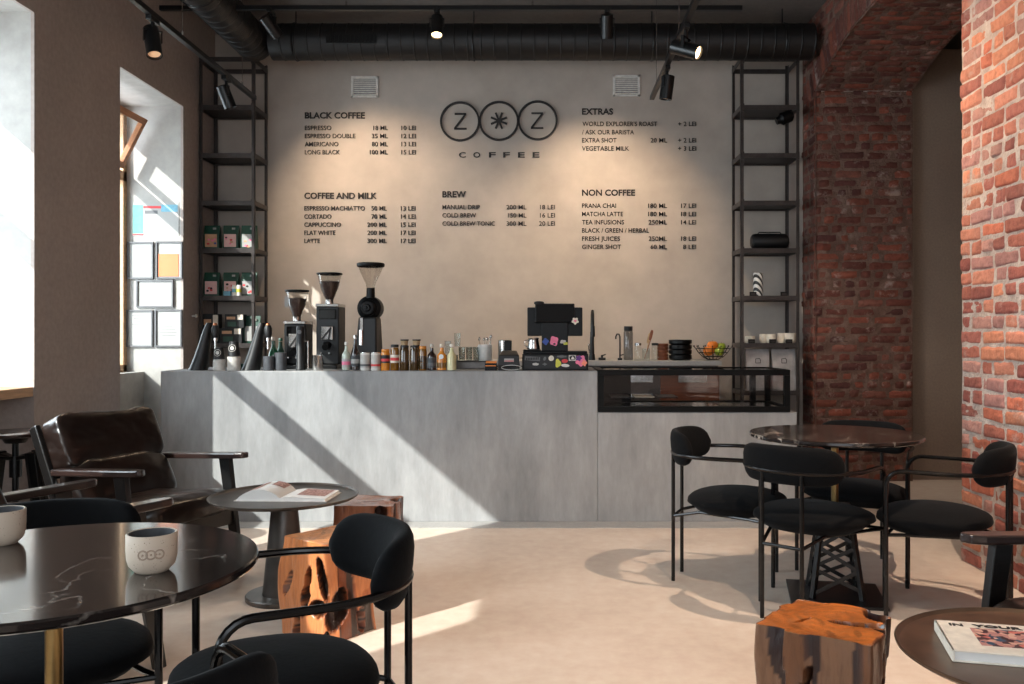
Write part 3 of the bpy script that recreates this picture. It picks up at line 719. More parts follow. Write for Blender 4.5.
# ------------------------------------------------------------------ chairs with tube frames
def make_chair(label):
    t = thing('tube_armchair', label, 'chair', (0, 0, 0), 0, 'black tube frame chairs round the marble tables')
    fw, fy, ry, az = .275, .18, -.30, .655; r = .0102
    def side(s):
        p = [(s*fw, fy, 0), (s*fw, fy, az-.07)]
        p += [Vector(q) for q in arc((s*fw, fy-.07, az-.07), .07, 0, PI/2, 6, (0, 1, 0), (0, 0, 1))[1:]]
        p += [Vector((s*fw, y, az)) for y in (.04,)]
        for i in range(0, 15):
            q = PI/2*i/14; p.append(Vector((s*fw*math.cos(q)**.9 if i < 14 else 0, -.03+(ry+.03)*math.sin(q), az)))
        return p
    b = MB(); L = side(1); Rr = side(-1); b.tube(L+Rr[::-1][1:], r, 10); b.build('arm_frame', M_tube, t, True)
    for s in (-1, 1):
        b = MB(); b.cyl((s*.093, ry+.016, 0), (s*.093, ry+.016, az-.002), r*.95, n=10); b.build('rear_leg', M_tube, t)
    b = MB(); z = .33
    b.cyl((-.093, ry+.016, z), (.093, ry+.016, z), r*.8, n=8)
    for s in (-1, 1):
        b.tube([(s*.093, ry+.016, z), (s*.13, -.14, z+.035), (s*.24, .12, z+.04), (s*fw, fy, z+.04)], r*.8, 8)
    b.cyl((-fw, fy, z+.04), (fw, fy, z+.04), r*.8, n=8); b.build('seat_rail', M_tube, t)
    # seat cushion
    def dome(v):
        f = 1-.12*(v.z < 0); v = Vector((v.x*f, v.y*f, v.z))
        rr = (v.x/.265)**2+(v.y/.243)**2
        if v.z > 0: v.z *= 1.15-.35*min(1, rr)
        v.x *= 1+.06*v.y/.25
        return v
    b = MB(); b.superq((0, .022, .412), (.265, .243, .058), .62, .82, 44, 14, fn=dome); b.build('seat', M_fabric, t, ang=80)
    # backrest: curved kidney pad in front of the tube
    vs = []; fs = []; nt_, nc = 34, 16
    for i in range(nt_+1):
        u = -1+2*i/nt_; ph = u*R(61)
        e = max(.02, (1-abs(u)**6.5))**.5
        cx_, cy_ = .262*math.sin(ph), -.05-.23*math.cos(ph)
        nx, ny = math.sin(ph)/.262, -math.cos(ph)/.23; l = math.hypot(nx, ny); nx /= l; ny /= l
        hh = .086*e; th = .030*(.35+.65*e); zc = .684-.004*abs(u)
        for j in range(nc):
            q = 2*PI*j/nc; a = math.copysign(abs(math.cos(q))**.75, math.cos(q)); c = math.copysign(abs(math.sin(q))**.75, math.sin(q))
            dz = hh*c; lean = -.10*dz
            vs.append((cx_+nx*(th*a+lean*-1*0), cy_+ny*(th*a)+(-.12*dz), zc+dz))
    for i in range(nt_):
        for j in range(nc): fs.append((i*nc+j, i*nc+(j+1) % nc, (i+1)*nc+(j+1) % nc, (i+1)*nc+j))
    fs += [tuple(range(nc-1, -1, -1)), tuple(nt_*nc+j for j in range(nc))]
    b = MB(); b.add(vs, fs); b.build('backrest', M_fabric, t, ang=80)
    return t
def place_chair(src, label, rear, fdir):
    f = Vector(fdir).normalized(); x = rear[0]+f.x*.284; y = rear[1]+f.y*.284
    if src is None: src = make_chair(label); src.location = (x, y, 0); src.rotation_euler = (0, 0, face_rz(f.x, f.y)); return src
    return dup(src, label, (x, y, 0), face_rz(f.x, f.y))
TC = Vector((1.39, 4.22)); TL = Vector((-1.01, 1.81))
c0 = place_chair(None, 'black tube armchair seen from behind, backmost of it toward the viewer at the brick side table', (1.03, 3.83), (.66, .75))
c0['label'] = 'black tube armchair at the far right table, seen from behind, nearest the viewer'
place_chair(c0, 'black tube armchair left of the far right table, against the grey counter front', (.688, 4.565), (.925, -.38))
place_chair(c0, 'black tube armchair on the far side of the right table, by the brick jamb', (1.80, 4.96), (-.47, -.88))
place_chair(c0, 'black tube armchair right of the far table, back to the bright brick wall', (2.04, 3.865), (-.85, .52))
place_chair(c0, 'black tube armchair in the foreground centre, in front of the orange stumps', (-.38, 2.27), (-.9, -.44))
place_chair(c0, 'black tube armchair behind the left marble table, tucked in', (-1.44, 2.57), (.42, -.90))
place_chair(c0, 'black tube armchair cut off by the bottom edge, only backrest top showing', (-.545, 1.19), (-.66, .75))

def cafe_table(loc, rz, label):
    t = thing('cafe_table', label, 'table', loc, rz, 'round black marble cafe tables')
    b = MB(); b.lathe([(0, .757), (.388, .757), (.397, .761), (.401, .766), (.4005, .776), (.397, .78), (0, .78)], 72, cap=False); b.build('tabletop', M_marble, t, ang=18)
    b = MB(); b.cyl((0, 0, .43), (0, 0, .757), .017, n=20); b.build('pole', M_gold, t)
    b = MB(); b.cyl((0, 0, .745), (0, 0, .7575), .12, n=24); b.build('top_plate', M_black, t)
    b = MB(); b.box(-.215, .215, -.205, .205, 0, .014); b.build('base_plate', M_black, t, False, .002)
    b = MB(); z0, z1, w0, w1 = .014, .425, .112, .06
    cs = [(-1, -1), (1, -1), (1, 1), (-1, 1)]
    P = lambda c, z: Vector((c[0]*(w0+(w1-w0)*(z-z0)/(z1-z0)), c[1]*(w0+(w1-w0)*(z-z0)/(z1-z0)), z))
    for c in cs: b.bar(P(c, z0), P(c, z1), .022, .022)
    zs = [z0+.02, z0+.13, z0+.235, z0+.33, z1]
    for i in range(4):
        a, c = cs[i], cs[(i+1) % 4]
        for q in range(4):
            pa, pb = (a, c) if q % 2 == 0 else (c, a)
            b.bar(P(pa, zs[q]), P(pb, zs[q+1]), .018, .008, None, (a[0]+c[0], a[1]+c[1], .1))
            if q < 3: b.bar(P(pb, zs[q]+.02), P(pa, zs[q+1]), .016, .006, None, (a[0]+c[0], a[1]+c[1], .1))
    b.box(-.075, .075, -.075, .075, .42, .438); b.build('lattice_stand', M_black, t, False)
    return t
ct = cafe_table((TC.x, TC.y, 0), R(-12), 'round dark marble cafe table in front of the brick arch')
dup(ct, 'round black marble cafe table in the left foreground with two mugs', (TL.x, TL.y, 0), R(25))

# mugs
def mug(loc, rz, label):
    t = thing('mug', label, 'mug', loc, rz, 'speckled clay mugs'); r = .048; h = .077
    b = MB(); b.lathe([(0, .0), (.03, 0), (.034, .004), (.036, .006), (.043, .014), (.047, .028), (r, .045), (r, h-.002), (r-.002, h), (r-.005, h-.001)], 40, cap=False); b.build('cup_body', M_ceram, t, ang=60)
    b = MB(); b.lathe([(r-.005, h-.001), (r-.006, .045), (.038, .022), (.02, .012), (0, .011)], 40, cap=False); b.build('glaze', M_gpot, t, ang=60)
    b = MB()
    for i in (-1, 0, 1):
        q0 = -PI/2+i*.32; pts = []
        for j in range(20):
            a = 2*PI*j/20; q = q0+.0085*math.cos(a)/r; pts.append((r*math.cos(q), r*math.sin(q), .042+.0085*math.sin(a)))
        b.tube(pts, .0016, 6, closed=True)
        b.sph((r*math.cos(q0), r*math.sin(q0), .042), .0022, n=8, k=6)
    b.build('ring_emblem', plain('clay_relief_shade', (158, 140, 124), .7), t)  # shading of the raised rings put into a darker clay colour
    return t
m1 = mug((-.784, 1.755, .78), R(22), 'speckled beige mug with three ring emblem on the black marble table')
dup(m1, 'speckled beige mug at the left edge of the black marble table', (-1.225, 1.985, .78), R(200))

# ------------------------------------------------------------------ lounge chairs
def lounge(label):
    t = thing('lounge_armchair', label, 'armchair', (0, 0, 0), 0, 'black wood lounge armchairs')
    for s in (-1, 1):
        pl = [(-.037, -.2), (-.03, -.22), (.02, -.225), (.035, -.21), (.037, .30), (.028, .345), (.008, .36), (-.02, .345), (-.036, .3)]
        b = MB(); b.prism([(s*.33+s*x, y) for x, y in pl], .606, .636, None, Matrix.Translation((0, .35, .636)) @ Matrix.Rotation(R(3), 4, 'X') @ Matrix.Translation((0, -.35, -.636))); b.build('armrest', M_wooda, t, False, .007)
        b = MB(); b.bar((s*.33, .215, .607), (s*.33, .31, 0), .032, .07, None, (0, 1, 0), .03, .045); b.build('front_leg', M_wood, t, False, .004)
        b = MB(); b.bar((s*.33, -.18, .36), (s*.33, -.42, 0), .03, .055, None, (0, 1, 0), .03, .04); b.build('rear_leg', M_wood, t, False, .004)
        b = MB(); b.bar((s*.305, -.16, .26), (s*.305, -.40, .80), .03, .065, None, (0, 1, 0), .03, .055); b.build('back_post', M_wood, t, False, .008)
        b = MB(); b.bar((s*.325, .29, .315), (s*.325, -.22, .275), .03, .07); b.build('side_rail', M_wood, t, False, .003)
    b = MB(); b.box(-.33, .33, .25, .28, .26, .34); b.box(-.33, .33, -.2, -.17, .24, .3)
    b.build('cross_rail', M_wood, t, False, .003)
    b = MB()
    for i in range(4):
        f = .2+.18*i; y = -.16-.24*f; z = .26+.54*f; b.bar((-.31, y, z), (.31, y, z), .04, .018, None, (0, 1, .4))
    b.build('back_slat', M_wood, t, False)
    def wr(seed, amp=.012, sag=0):
        def f(v):
            n_ = noise.noise(Vector((v.x*7, v.y*9, v.z*9+seed)))*amp+noise.noise(Vector((v.x*18, v.y*22, v.z*22+seed)))*amp*.45
            k_ = 1+n_/max(.05, v.length)*1.2
            v = Vector((v.x*(1+n_*.6), v.y*k_, v.z*k_))
            v.z -= sag*(1-(v.x/.31)**2)*(1 if v.z > 0 else 0)
            return v
        return f
    b = MB(); b.superq((0, .03, .375), (.295, .31, .078), .55, .28, 48, 18, fn=wr(3, .02), T=Matrix.Rotation(R(4), 4, 'X')); b.build('seat_cushion', M_leather, t, ang=80)
    Tb = Matrix.Rotation(R(24), 4, 'X')
    b = MB(); b.superq((0, -.165, .495), (.30, .07, .135), .45, .3, 56, 24, fn=wr(11, .022), T=Tb); b.build('lumbar_cushion', M_leather, t, ang=80)
    b = MB(); b.superq((0, -.27, .715), (.298, .07, .148), .32, .2, 64, 26, fn=wr(23, .024, .012), T=Tb); b.build('back_cushion', M_leather, t, ang=80)
    return t
f1 = Vector((.92, -.4)).normalized(); mid = Vector((-1.69, 4.3))
p = mid-f1*.36
l1 = lounge('brown leather lounge chair with black wood frame before the left end of the counter'); l1.location = (p.x, p.y, 0); l1.rotation_euler = (0, 0, face_rz(*f1))
f2 = Vector((.65, .76)).normalized(); p = Vector((-1.665, 3.555))-f2*.36
l2 = dup(l1, 'dark wood lounge chair behind the left table, mostly its armrests showing', (p.x, p.y, 0), face_rz(*f2))
f3 = Vector((-.965, -.262)).normalized(); p = Vector((1.27, 2.70))-f3*.36+Vector((.262, -.965)).normalized()*.33
l3 = dup(l1, 'dark wood lounge chair at the right edge beside the bronze coffee table', (p.x+.02, p.y+.02, 0), face_rz(*f3))

# ------------------------------------------------------------------ coffee tables and books
def coffee_table(loc, label, mat):
    t = thing('coffee_table', label, 'coffee table', loc, 0, 'round metal pedestal coffee tables')
    b = MB(); b.lathe([(0, .468), (.30, .468), (.33, .474), (.345, .484), (.347, .49), (.343, .491), (.334, .483), (.32, .479), (0, .479)], 72, cap=False); b.build('tabletop', mat, t, ang=18)
    b = MB(); b.lathe([(.105, .02), (.1, .04), (.058, .468)], 36); b.build('pedestal', mat, t)
    b = MB(); b.lathe([(.178, 0), (.18, .005), (.18, .02), (.175, .025), (.0, .026)], 48, cap=False); b.build('base', mat, t)
    return t
coffee_table((-1.24, 4.19, 0), 'round grey metal pedestal coffee table holding the open book', M_greym)
coffee_table((1.21, 2.11, 0), 'round bronze pedestal coffee table at the lower right corner', M_brown)
# open book: spine roughly towards the viewer
bk = thing('open_book', 'open picture book lying on the grey coffee table', 'book', (-1.225, 4.19, .4792), R(-3))
def pages(s, w, hgt, dep, curl):
    vs = []; fs = []; n = 14
    for i in range(n+1):
        a = i/n; x = s*w*a; z = hgt*(math.sin(min(1, a*1.0)*PI)**.7*.9+.25*(1-a))+.002 if curl else hgt*(.55+.45*math.sin(min(1, a*3)*PI/2))-(hgt*.45)*a+.002
        for y in (-dep, dep): vs += [(x, y, z), (x, y, .002)]
    for i in range(n):
        k_ = i*4
        fs += [(k_, k_+4, k_+6, k_+2), (k_+1, k_+3, k_+7, k_+5), (k_, k_+1, k_+5, k_+4), (k_+2, k_+6, k_+7, k_+3)]
    fs += [(0, 2, 3, 1), (n*4, n*4+1, n*4+3, n*4+2)]
    return vs, fs
def top_patch(s, w, hgt, curl, a0, a1, y0, y1):
    vs = []; fs = []; n = 10
    for i in range(n+1):
        a = a0+(a1-a0)*i/n; x = s*w*a; z = hgt*(math.sin(min(1, a)*PI)**.7*.9+.25*(1-a))+.002 if curl else hgt*(.55+.45*math.sin(min(1, a*3)*PI/2))-(hgt*.45)*a+.002
        vs += [(x, y0, z+.0015), (x, y1, z+.0015)]
    for i in range(n): fs.append((i*2, i*2+2, i*2+3, i*2+1))
    return vs, fs
b = MB(); b.box(-.213, .223, -.123, .123, 0, .003); b.build('cover', M_whitep, bk, False)
for s, h_, c_ in ((-1, .05, True), (1, .022, False)):
    b = MB(); b.add(*pages(s, (.205 if s < 0 else .215), h_, .115, c_)); pg = b.build('page_block', M_page, bk, ang=50)
    for q in ([(.12, .42, .02, .12), (.55, .9, -.1, .1)] if s < 0 else [(.3, .92, -.06, .1)]):
        b = MB(); b.add(*top_patch(s, .205 if s < 0 else .215, h_, c_, *q)); b.build('picture', M_pat, pg)
# closed book
cb = thing('picture_book', 'thick white hardcover book with a colour photograph on its cover', 'book', (1.197, 2.135, .4792), R(-14))
hw, hd, th = .215, .115, .028
P0 = Vector((X(940, 2.22), 0, 0))
b = MB(); b.box(-hw, hw, -hd, hd, th-.004, th); b.box(-hw, hw, -hd, hd, 0, .004); b.box(-hw, -hw+.006, -hd, hd, 0, th); b.build('cover', plain('book_cover', (240, 231, 216), .5), cb, False, .0015)
b = MB(); b.box(-hw+.006, hw-.006, -hd+.005, hd-.005, .004, th-.004); b.build('page_block', M_page, cb, False)
b = MB(); b.box(-hw+.075, hw-.03, -hd+.05, hd-.05, th, th+.0008); b.build('photograph', M_photo, cb, False)
text('IN YOUR', -hw+.04, hw-.06, 0, 0, cb, 'title', .03, T=Matrix.Translation((0, hd-.05, th+.001)) @ Matrix(((1, 0, 0, 0), (0, 0, 1, 0), (0, .001, 0, 0), (0, 0, 0, 1))), mat=M_ink) if 0 else None
def flat_text(s, x0, x1, y0, cap, z, parent):
    o = text(s, x0, x1, 0, cap, parent, 'title', .03, T=Matrix.Translation((0, y0, z)) @ Matrix.Rotation(R(-90), 4, 'X') @ Matrix.Scale(1, 4) if False else Matrix(((1, 0, 0, 0), (0, 0, 1, y0), (0, 1, 0, z), (0, 0, 0, 1))), ext=.0006, mat=M_ink)
    return o
flat_text('IN', -hw+.03, -hw+.062, hd-.042, .018, th+.001, cb)
flat_text('YOUR', -hw+.085, -hw+.2, hd-.042, .018, th+.002, cb)

# ------------------------------------------------------------------ stumps
def stump(name, label, poly, Hs, seed, side_col, top_col, bark_col, holes, notches, loc, bark=.5, lean=0, dark=(2, 2)):
    """poly: plan corners; holes: (perimeter 0-1, z, half-width, half-height, slant) pits cut into the side; notches in the top"""
    n = 150; nz = 44; L = len(poly); per = []
    segs = [(Vector(poly[i]), Vector(poly[(i+1) % L])) for i in range(L)]
    tot = sum((q-p_).length for p_, q in segs); c = sum((Vector(p_) for p_ in poly), Vector((0, 0)))/L
    for i in range(n):
        s = tot*i/n
        for p_, q in segs:
            l = (q-p_).length
            if s <= l+1e-9: per.append(p_.lerp(q, s/l)); break
            s -= l
    for _ in range(3): per = [(per[i-1]+per[i]*2+per[(i+1) % n])/4 for i in range(n)]
    vs = []; cols = []; side = [srgb(*q) for q in side_col]; tc_ = srgb(*top_col); bc_ = [srgb(*q) for q in bark_col]
    def sidept(i, j):
        p_ = per[i % n]; z = Hs*j/nz; u = i/n
        nrm = (p_-c).normalized()
        dn = noise.noise(Vector((p_.x*5+seed, p_.y*5, z*3)))*.03+noise.noise(Vector((p_.x*16+seed, p_.y*16, z*8)))*.01
        isb = noise.noise(Vector((p_.x*9+seed*2, p_.y*9, z*1.2)))+.6*noise.noise(Vector((p_.x*24, p_.y*24, z*2.2+seed)))+(.9 if dark[0] < u < dark[1] else 0)
        col = side[0] if isb < bark-.1 else side[1 % len(side)]
        if isb > bark: col = bc_[0]; dn -= .01
        if isb > bark+.42: col = bc_[1 % len(bc_)]
        for hu, hz, hw_, hh_, sl in holes:
            du = ((u-hu+.5) % 1-.5)*tot-sl*(z-hz)
            w_ = hw_*(1+.5*noise.noise(Vector((z*20, hu*9, seed))))
            e = (du/w_)**2+((z-hz)/hh_)**2
            if e < 1: dn -= .055*min(1, (1-e)*3); col = bc_[0]
            elif e < 1.25: col = bc_[-1]
        q = c+(p_-c)*(1-.0*z)+nrm*dn
        return Vector((q.x+lean*z, q.y, z)), col
    for j in range(nz+1):
        for i in range(n): a, q = sidept(i, j); vs.append(a); cols.append(q)
    rings = 34
    for k_ in range(1, rings+1):
        f = 1-k_/rings
        for i in range(n):
            e = vs[nz*n+i]; q = Vector((c.x+(e.x-c.x)*f, c.y+(e.y-c.y)*f, Hs)); col = tc_
            nn = noise.noise(Vector((q.x*8+seed, q.y*8, 1)))
            q.z += nn*.008; g_ = math.sin(((q-Vector((c.x, c.y, 0))).xy.length*150+noise.noise(Vector((q.x*9, q.y*9, seed)))*11)); g_ = .6 if noise.noise(Vector((q.x*30, q.y*14, seed+4))) > .42 else (1+.13*g_); col = tuple(min(1, x*(1+.4*nn)*g_) for x in tc_[:3])+(1,)
            for x_, y_, a_, b_, an in notches:
                dx, dy = q.x-x_, q.y-y_; u_ = dx*math.cos(an)+dy*math.sin(an); v_ = -dx*math.sin(an)+dy*math.cos(an)
                e2 = (u_/a_)**2+(v_/b_)**2*(1+.5*noise.noise(Vector((u_*30, 0, seed))))
                if e2 < 1: q.z -= .05*min(1, (1-e2)*3); col = bc_[0]
            vs.append(q); cols.append(col)
    fs = []; tot_r = nz+rings
    for j in range(tot_r):
        for i in range(n): fs.append((j*n+i, j*n+(i+1) % n, (j+1)*n+(i+1) % n, (j+1)*n+i))
    fs.append(tuple(range(n-1, -1, -1)))
    b = MB(); i0 = b.mi(M_stump); b.v = vs; b.f = [list(f) for f in fs]; b.m = [0]*len(fs); b.c = [tuple(cols[q] for q in f) for f in fs]
    return tag(b.build(name, M_stump, None, ang=50, loc=loc), label, 'stump stool', 'polished tree stump stools')
cc = Vector((-.905, 3.72)); pl = [(-.888, 3.555), (-.725, 3.74), (-.93, 3.89), (-1.10, 3.70)]
pl = [tuple(Vector(q)-cc) for q in pl]
# perimeter starts at the front corner, runs to the right, back, left and returns along the lit left-front face
stump('tree_stump', 'orange wood stump stool with dark holes beside the coffee table', [(x*1.07, y*1.07) for x, y in pl], .405, 3.1, [(196, 122, 74), (176, 100, 58)], (206, 140, 92), [(40, 22, 16), (120, 62, 34)],
      [(.90, .20, .020, .10, .15), (.985, .26, .024, .085, -.25), (.80, .22, .014, .05, .3), (.965, .14, .04, .035, 0), (.06, .13, .05, .08, .3), (.85, .04, .018, .07, .1), (.17, .06, .03, .05, 0), (.0, .0, .02, .05, .2)], [], (cc.x, cc.y, 0), .55, 0, (.06, .24))
pl = [(-.15, -.15), (.14, -.17), (.17, .12), (-.13, .16)]
stump('tree_stump', 'brown wood stump stool against the lit counter, behind the orange one', pl, .405, 9.4, [(128, 78, 50), (104, 58, 36)], (148, 96, 68), [(44, 26, 20), (74, 42, 28)],
      [(.12, .25, .02, .08, .2), (.2, .36, .03, .05, 0)], [(.02, -.03, .06, .012, .3), (.13, .02, .03, .05, 0)], (-.895, 4.5, 0), .35)
cc = Vector((.81, 2.555)); pl = [(.612, 2.53), (.86, 2.36), (1.0, 2.585), (.95, 2.66), (.79, 2.76)]
pl = [tuple(Vector(q)-cc) for q in pl]
stump('tree_stump', 'glossy amber topped stump stool with dark bark in the right foreground', [(x*1.13, y*1.13) for x, y in pl], .42, 5.7, [(112, 72, 46), (74, 42, 30)], (188, 106, 44), [(42, 24, 22), (124, 88, 64)],
      [(.36, .30, .03, .14, .2), (.12, .2, .012, .14, .1)], [(.09, -.03, .085, .026, -.25), (.17, .04, .03, .06, .2), (-.06, .0, .03, .006, .5)], (cc.x, cc.y, 0), -.12)

# ------------------------------------------------------------------ things on the racks
def pouch(loc, label, w, h, dpt, mat, lab_mat, acc, group, rz=0):
    t = thing('coffee_bag', label, 'coffee bag', loc, rz, group)
    b = MB(); vs = []; fs = []; n = 10
    for i in range(n+1):
        a = i/n; z = h*a; d_ = dpt*(1-max(0, (a-.35)/.65)**1.3)*(.9 if a < .05 else 1)+.002; ww = w*(1+.02*math.sin(a*9))
        for x, y in ((-ww, -d_), (0, -d_*1.08), (ww, -d_), (ww, d_), (0, d_*1.08), (-ww, d_)): vs.append((x, y, z))
    for i in range(n):
        for j in range(6): fs.append((i*6+j, i*6+(j+1) % 6, (i+1)*6+(j+1) % 6, (i+1)*6+j))
    fs += [(5, 4, 3, 2, 1, 0), tuple(n*6+j for j in range(6))]
    b.add(vs, fs); b.build('pouch', mat, t, ang=50)
    if lab_mat:
        b = MB(); b.box(-w*.78, w*.78, -dpt*1.12-.001, -dpt*1.09, h*.08, h*.62); b.build('paper_label', lab_mat, t, False)
        rnd = random.Random(int(loc[0]*900+loc[2]*77))
        for i in range(5):
            b = MB(); b.sph((rnd.uniform(-.6, .6)*w, -dpt*1.13, h*rnd.uniform(.1, .5)), (rnd.uniform(.15, .28)*w, .0015, h*.05), n=10, k=6); b.build('printed_motif', rnd.choice(acc), t)
        b = MB(); b.box(w*.2, w*.6, -dpt*.85, -dpt*.6, h*.82, h*.9); b.build('price_tag', M_paper, t, False)
    return t
yb = 7.6
for row, (zz, yy) in enumerate(((1.99, 245), (1.585, 293))):
    for i, x in enumerate((212.5, 231.5, 249.5)):
        labs = [['green coffee bag with tan label, upper bag shelf, by the wall', 'green coffee bag with pink label, upper bag shelf, middle one', 'green coffee bag with white fruit label, upper bag shelf, by the upright'],
                ['green coffee bag with pink label, lower bag shelf, by the wall', 'green coffee bag on the lower bag shelf, middle one behind small cans', 'green coffee bag on the lower bag shelf, by the front upright']]
        pouch((X(x, yb), yb, zz), labs[row][i], .066, .205, .032, M_green, M_kraft if (row == 0 and i == 0) else (M_paper if i == 2 else M_pink), [M_red, M_pinkp, M_blue if row == 0 else M_red, M_ink, M_kraft], 'green coffee bags on the left rack')
for x, y0_, y1_, m, lab in ((227.5, 288, 293.5, M_bluep, 'tiny pale blue box in front of the lower green bags'), ):
    b = MB(); b.box(-.03, .03, -.015, .015, 0, .04); tag(b.build('small_box', m, None, False, .002, loc=(X(x, 7.53), 7.53, 1.585)), lab, 'box')
for x, lab in ((234, 'small white can on the lower bag shelf, left of the pair'), (239, 'small white and yellow can on the lower bag shelf, right of the pair')):
    t = thing('small_can', lab, 'can', (X(x, 7.53), 7.53, 1.585), 0, 'small cans on the left rack')
    b = MB(); b.lathe([(.017, 0), (.019, .004), (.019, .085), (.016, .092), (0, .092)], 16, cap=False); b.build('can_body', M_whitep, t)
    b = MB(); b.lathe([(.0195, .03), (.0195, .06)], 16, cap=False); b.build('printed_band', M_yel if x > 236 else M_bluep, t)
def gift(x0, x1, y0_, y1_, z, lab):
    kk = 7.58/F; w = (x1-x0)/2*kk; h = (y1_-y0_)*kk
    t = thing('coffee_box', lab, 'coffee box', (X((x0+x1)/2, 7.58), 7.58, z), 0, 'dark coffee boxes on the left rack')
    b = MB(); b.box(-w, w, -.03, .05, 0, h); b.build('carton', M_blackm, t, False, .002)
    b = MB(); b.box(-w*.8, w*.1, -.0315, -.03, h*.62, h*.82); b.build('gold_print', M_kraft, t, False)
    b = MB(); b.box(w*.3, w*.9, -.0315, -.03, h*.6, h*.97); b.build('seal', M_cream, t, False)
    b = MB(); b.box(-w*.7, w*.2, -.0315, -.03, h*.1, h*.45); b.build('picture', M_green, t, False)
gift(203.5, 220, 312, 341, 1.18, 'tall dark coffee box at the wall end of the lowest shown shelf')
gift(221, 243, 326, 341, 1.18, 'dark coffee box lying lowest in the middle of the shelf')
gift(226, 245, 312, 325.6, 1.18+15.2*7.58/F, 'dark coffee box stacked on top of another coffee box')
pouch((X(252.5, 7.62), 7.62, 1.18), 'green coffee bag with blank white label next to the boxes', .07, .235, .03, M_green, M_paper, [M_paper], 'green coffee bags on the left rack')
# right rack
t = thing('portable_speaker', 'black barrel shaped portable speaker on the rack beside the brick wall', 'speaker', (X(769.5, 7.6), 7.6, 1.99))
b = MB(); T = Matrix.Translation((-.155, 0, .068)) @ Matrix.Rotation(R(90), 4, 'Y')
b.lathe([(.05, 0), (.06, .008), (.066, .03), (.068, .155), (.066, .28), (.06, .302), (.05, .31)], 28, T=T); b.build('body', M_blackm, t)
for s in (-1, 1):
    b = MB(); T2 = Matrix.Translation((s*.155, 0, .068)) @ Matrix.Rotation(R(90), 4, 'Y'); b.lathe([(.045, -.004), (.045, .004)], 24, T=T2); b.build('end_cap', M_rack, t)
b = MB(); b.tube([(-.1, 0, .134), (-.09, 0, .146), (.09, 0, .146), (.1, 0, .134)], .005, 8); b.build('carry_handle', M_blackp, t)
b = MB(); b.lathe([(.038, 0), (.042, .003), (.042, .19), (.038, .2), (0, .2)], 24, cap=False); tag(b.build('striped_tin', M_stripe, None, loc=(X(758, 7.58), 7.58, 1.585)), 'black and white striped tin on the rack beside the brick wall', 'tin')
for x, z, lab in ((753, 1.585, 'small black box in front of the striped tin'), (784, 1.585, 'small black box right of the striped tin'), (751.5, 1.18, 'small black block before the leftmost shelf cup'), (772.5, 1.18, 'small black block before the middle shelf cups'), (789, 1.18, 'small black block before the right shelf cups')):
    t = thing('card_holder', lab, 'box', (X(x, 7.53), 7.53, z), 0, 'small black card holders on the right rack')
    b = MB(); b.box(-.028, .028, -.012, .012, 0, .034); b.build('block', M_blackp, t, False, .003)
    b = MB(); b.box(-.02, .02, -.014, -.012, .008, .024); b.build('card', M_rackd, t, False)
def cup(x, w, h, lab, d_=7.62, z=1.18):
    t = thing('ceramic_cup', lab, 'cup', (X(x, d_), d_, z), 0, 'pale cups on the right rack'); r = w*d_/F/2; hh = h*d_/F
    b = MB(); b.lathe([(0, 0), (r*.75, 0), (r*.95, hh*.2), (r, hh*.4), (r, hh), (r*.93, hh)], 24, cap=False); b.build('cup_body', M_cream, t)
    b = MB(); b.lathe([(r*.93, hh), (r*.9, hh*.3), (0, hh*.15)], 24, cap=False); b.build('glaze', M_lcup, t)
cup(750, 10, 7, 'pale cup on the right rack, leftmost alone'); cup(763.5, 8, 9, 'pale cup on the right rack, left one of the middle pair', 7.66); cup(771, 9, 9, 'pale cup on the right rack, right one of the middle pair', 7.6)
cup(781, 8, 10, 'pale cup on the right rack, left one of the right pair', 7.66); cup(790, 12, 10, 'widest pale cup on the right rack, next to the upright')
for x, lab in ((757, 'silver foil coffee bag on the low right shelf, left one'), (783, 'silver foil coffee bag with dark mark on the low right shelf, right one')):
    t = pouch((X(x, 7.56), 7.56, .776), lab, .098, .355, .04, M_silver, None, [], 'silver bags on the right rack')
    b = MB(); b.tube([(-.02, -.036, .235), (.02, -.036, .235), (.022, -.034, .26), (.012, -.033, .275), (-.02, -.033, .27)], .003, 6, closed=True); b.build('emblem', M_ink, t)

# ------------------------------------------------------------------ things on the counter
ZTOP = 1.009
def on(x, d_, z=ZTOP): return (X(x, d_), d_, z)
def bottle(x0, x1, yt, d_, prof, lab, mat, cap_mat, lm=None, lz=(.2, .6), kind='bottle', grp='drink bottles along the counter', z=ZTOP, capz=.9, extra=None):
    kk = d_/F; r = (x1-x0)/2*kk; h = (Z(yt, d_)-z); t = thing(kind, lab, kind.replace('_', ' '), on((x0+x1)/2, d_, z), 0, grp)
    body = [(r*a, h*c) for a, c in prof if c <= capz]; b = MB(); b.lathe([(0, 0)]+body, 20, cap=False); b.build('vessel', mat, t, ang=50)
    rc = [a for a, c in prof if c <= capz][-1]*r
    b = MB(); b.lathe([(rc*1.08, h*capz), (rc*1.1, h*(capz+.01)), (rc*1.05, h*.99), (rc*.9, h), (0, h)], 16, cap=False); b.build('cap', cap_mat, t, ang=50)
    if lm:
        b = MB(); rr = r*1.012
        b.lathe([(rr, h*lz[0]), (rr, h*lz[1])], 20, cap=False); lb = b.build('label_band', lm, t, ang=50)
        if extra:
            b = MB(); b.lathe([(rr*1.01, h*(lz[0]+.08)), (rr*1.01, h*(lz[0]+.2))], 20, cap=False); b.build('print', extra, lb)
    return t
NECK = [(1, .02), (1, .5), (.95, .58), (.5, .68), (.38, .74), (.38, .86)]
LONG = [(1, .02), (1, .45), (.9, .52), (.45, .68), (.36, .78), (.36, .88)]
JARP = [(.96, .0), (1, .04), (1, .78), (.92, .84), (.85, .88)]
CAN = [(.9, 0), (1, .06), (1, .9), (.9, .95)]
D = 5.98
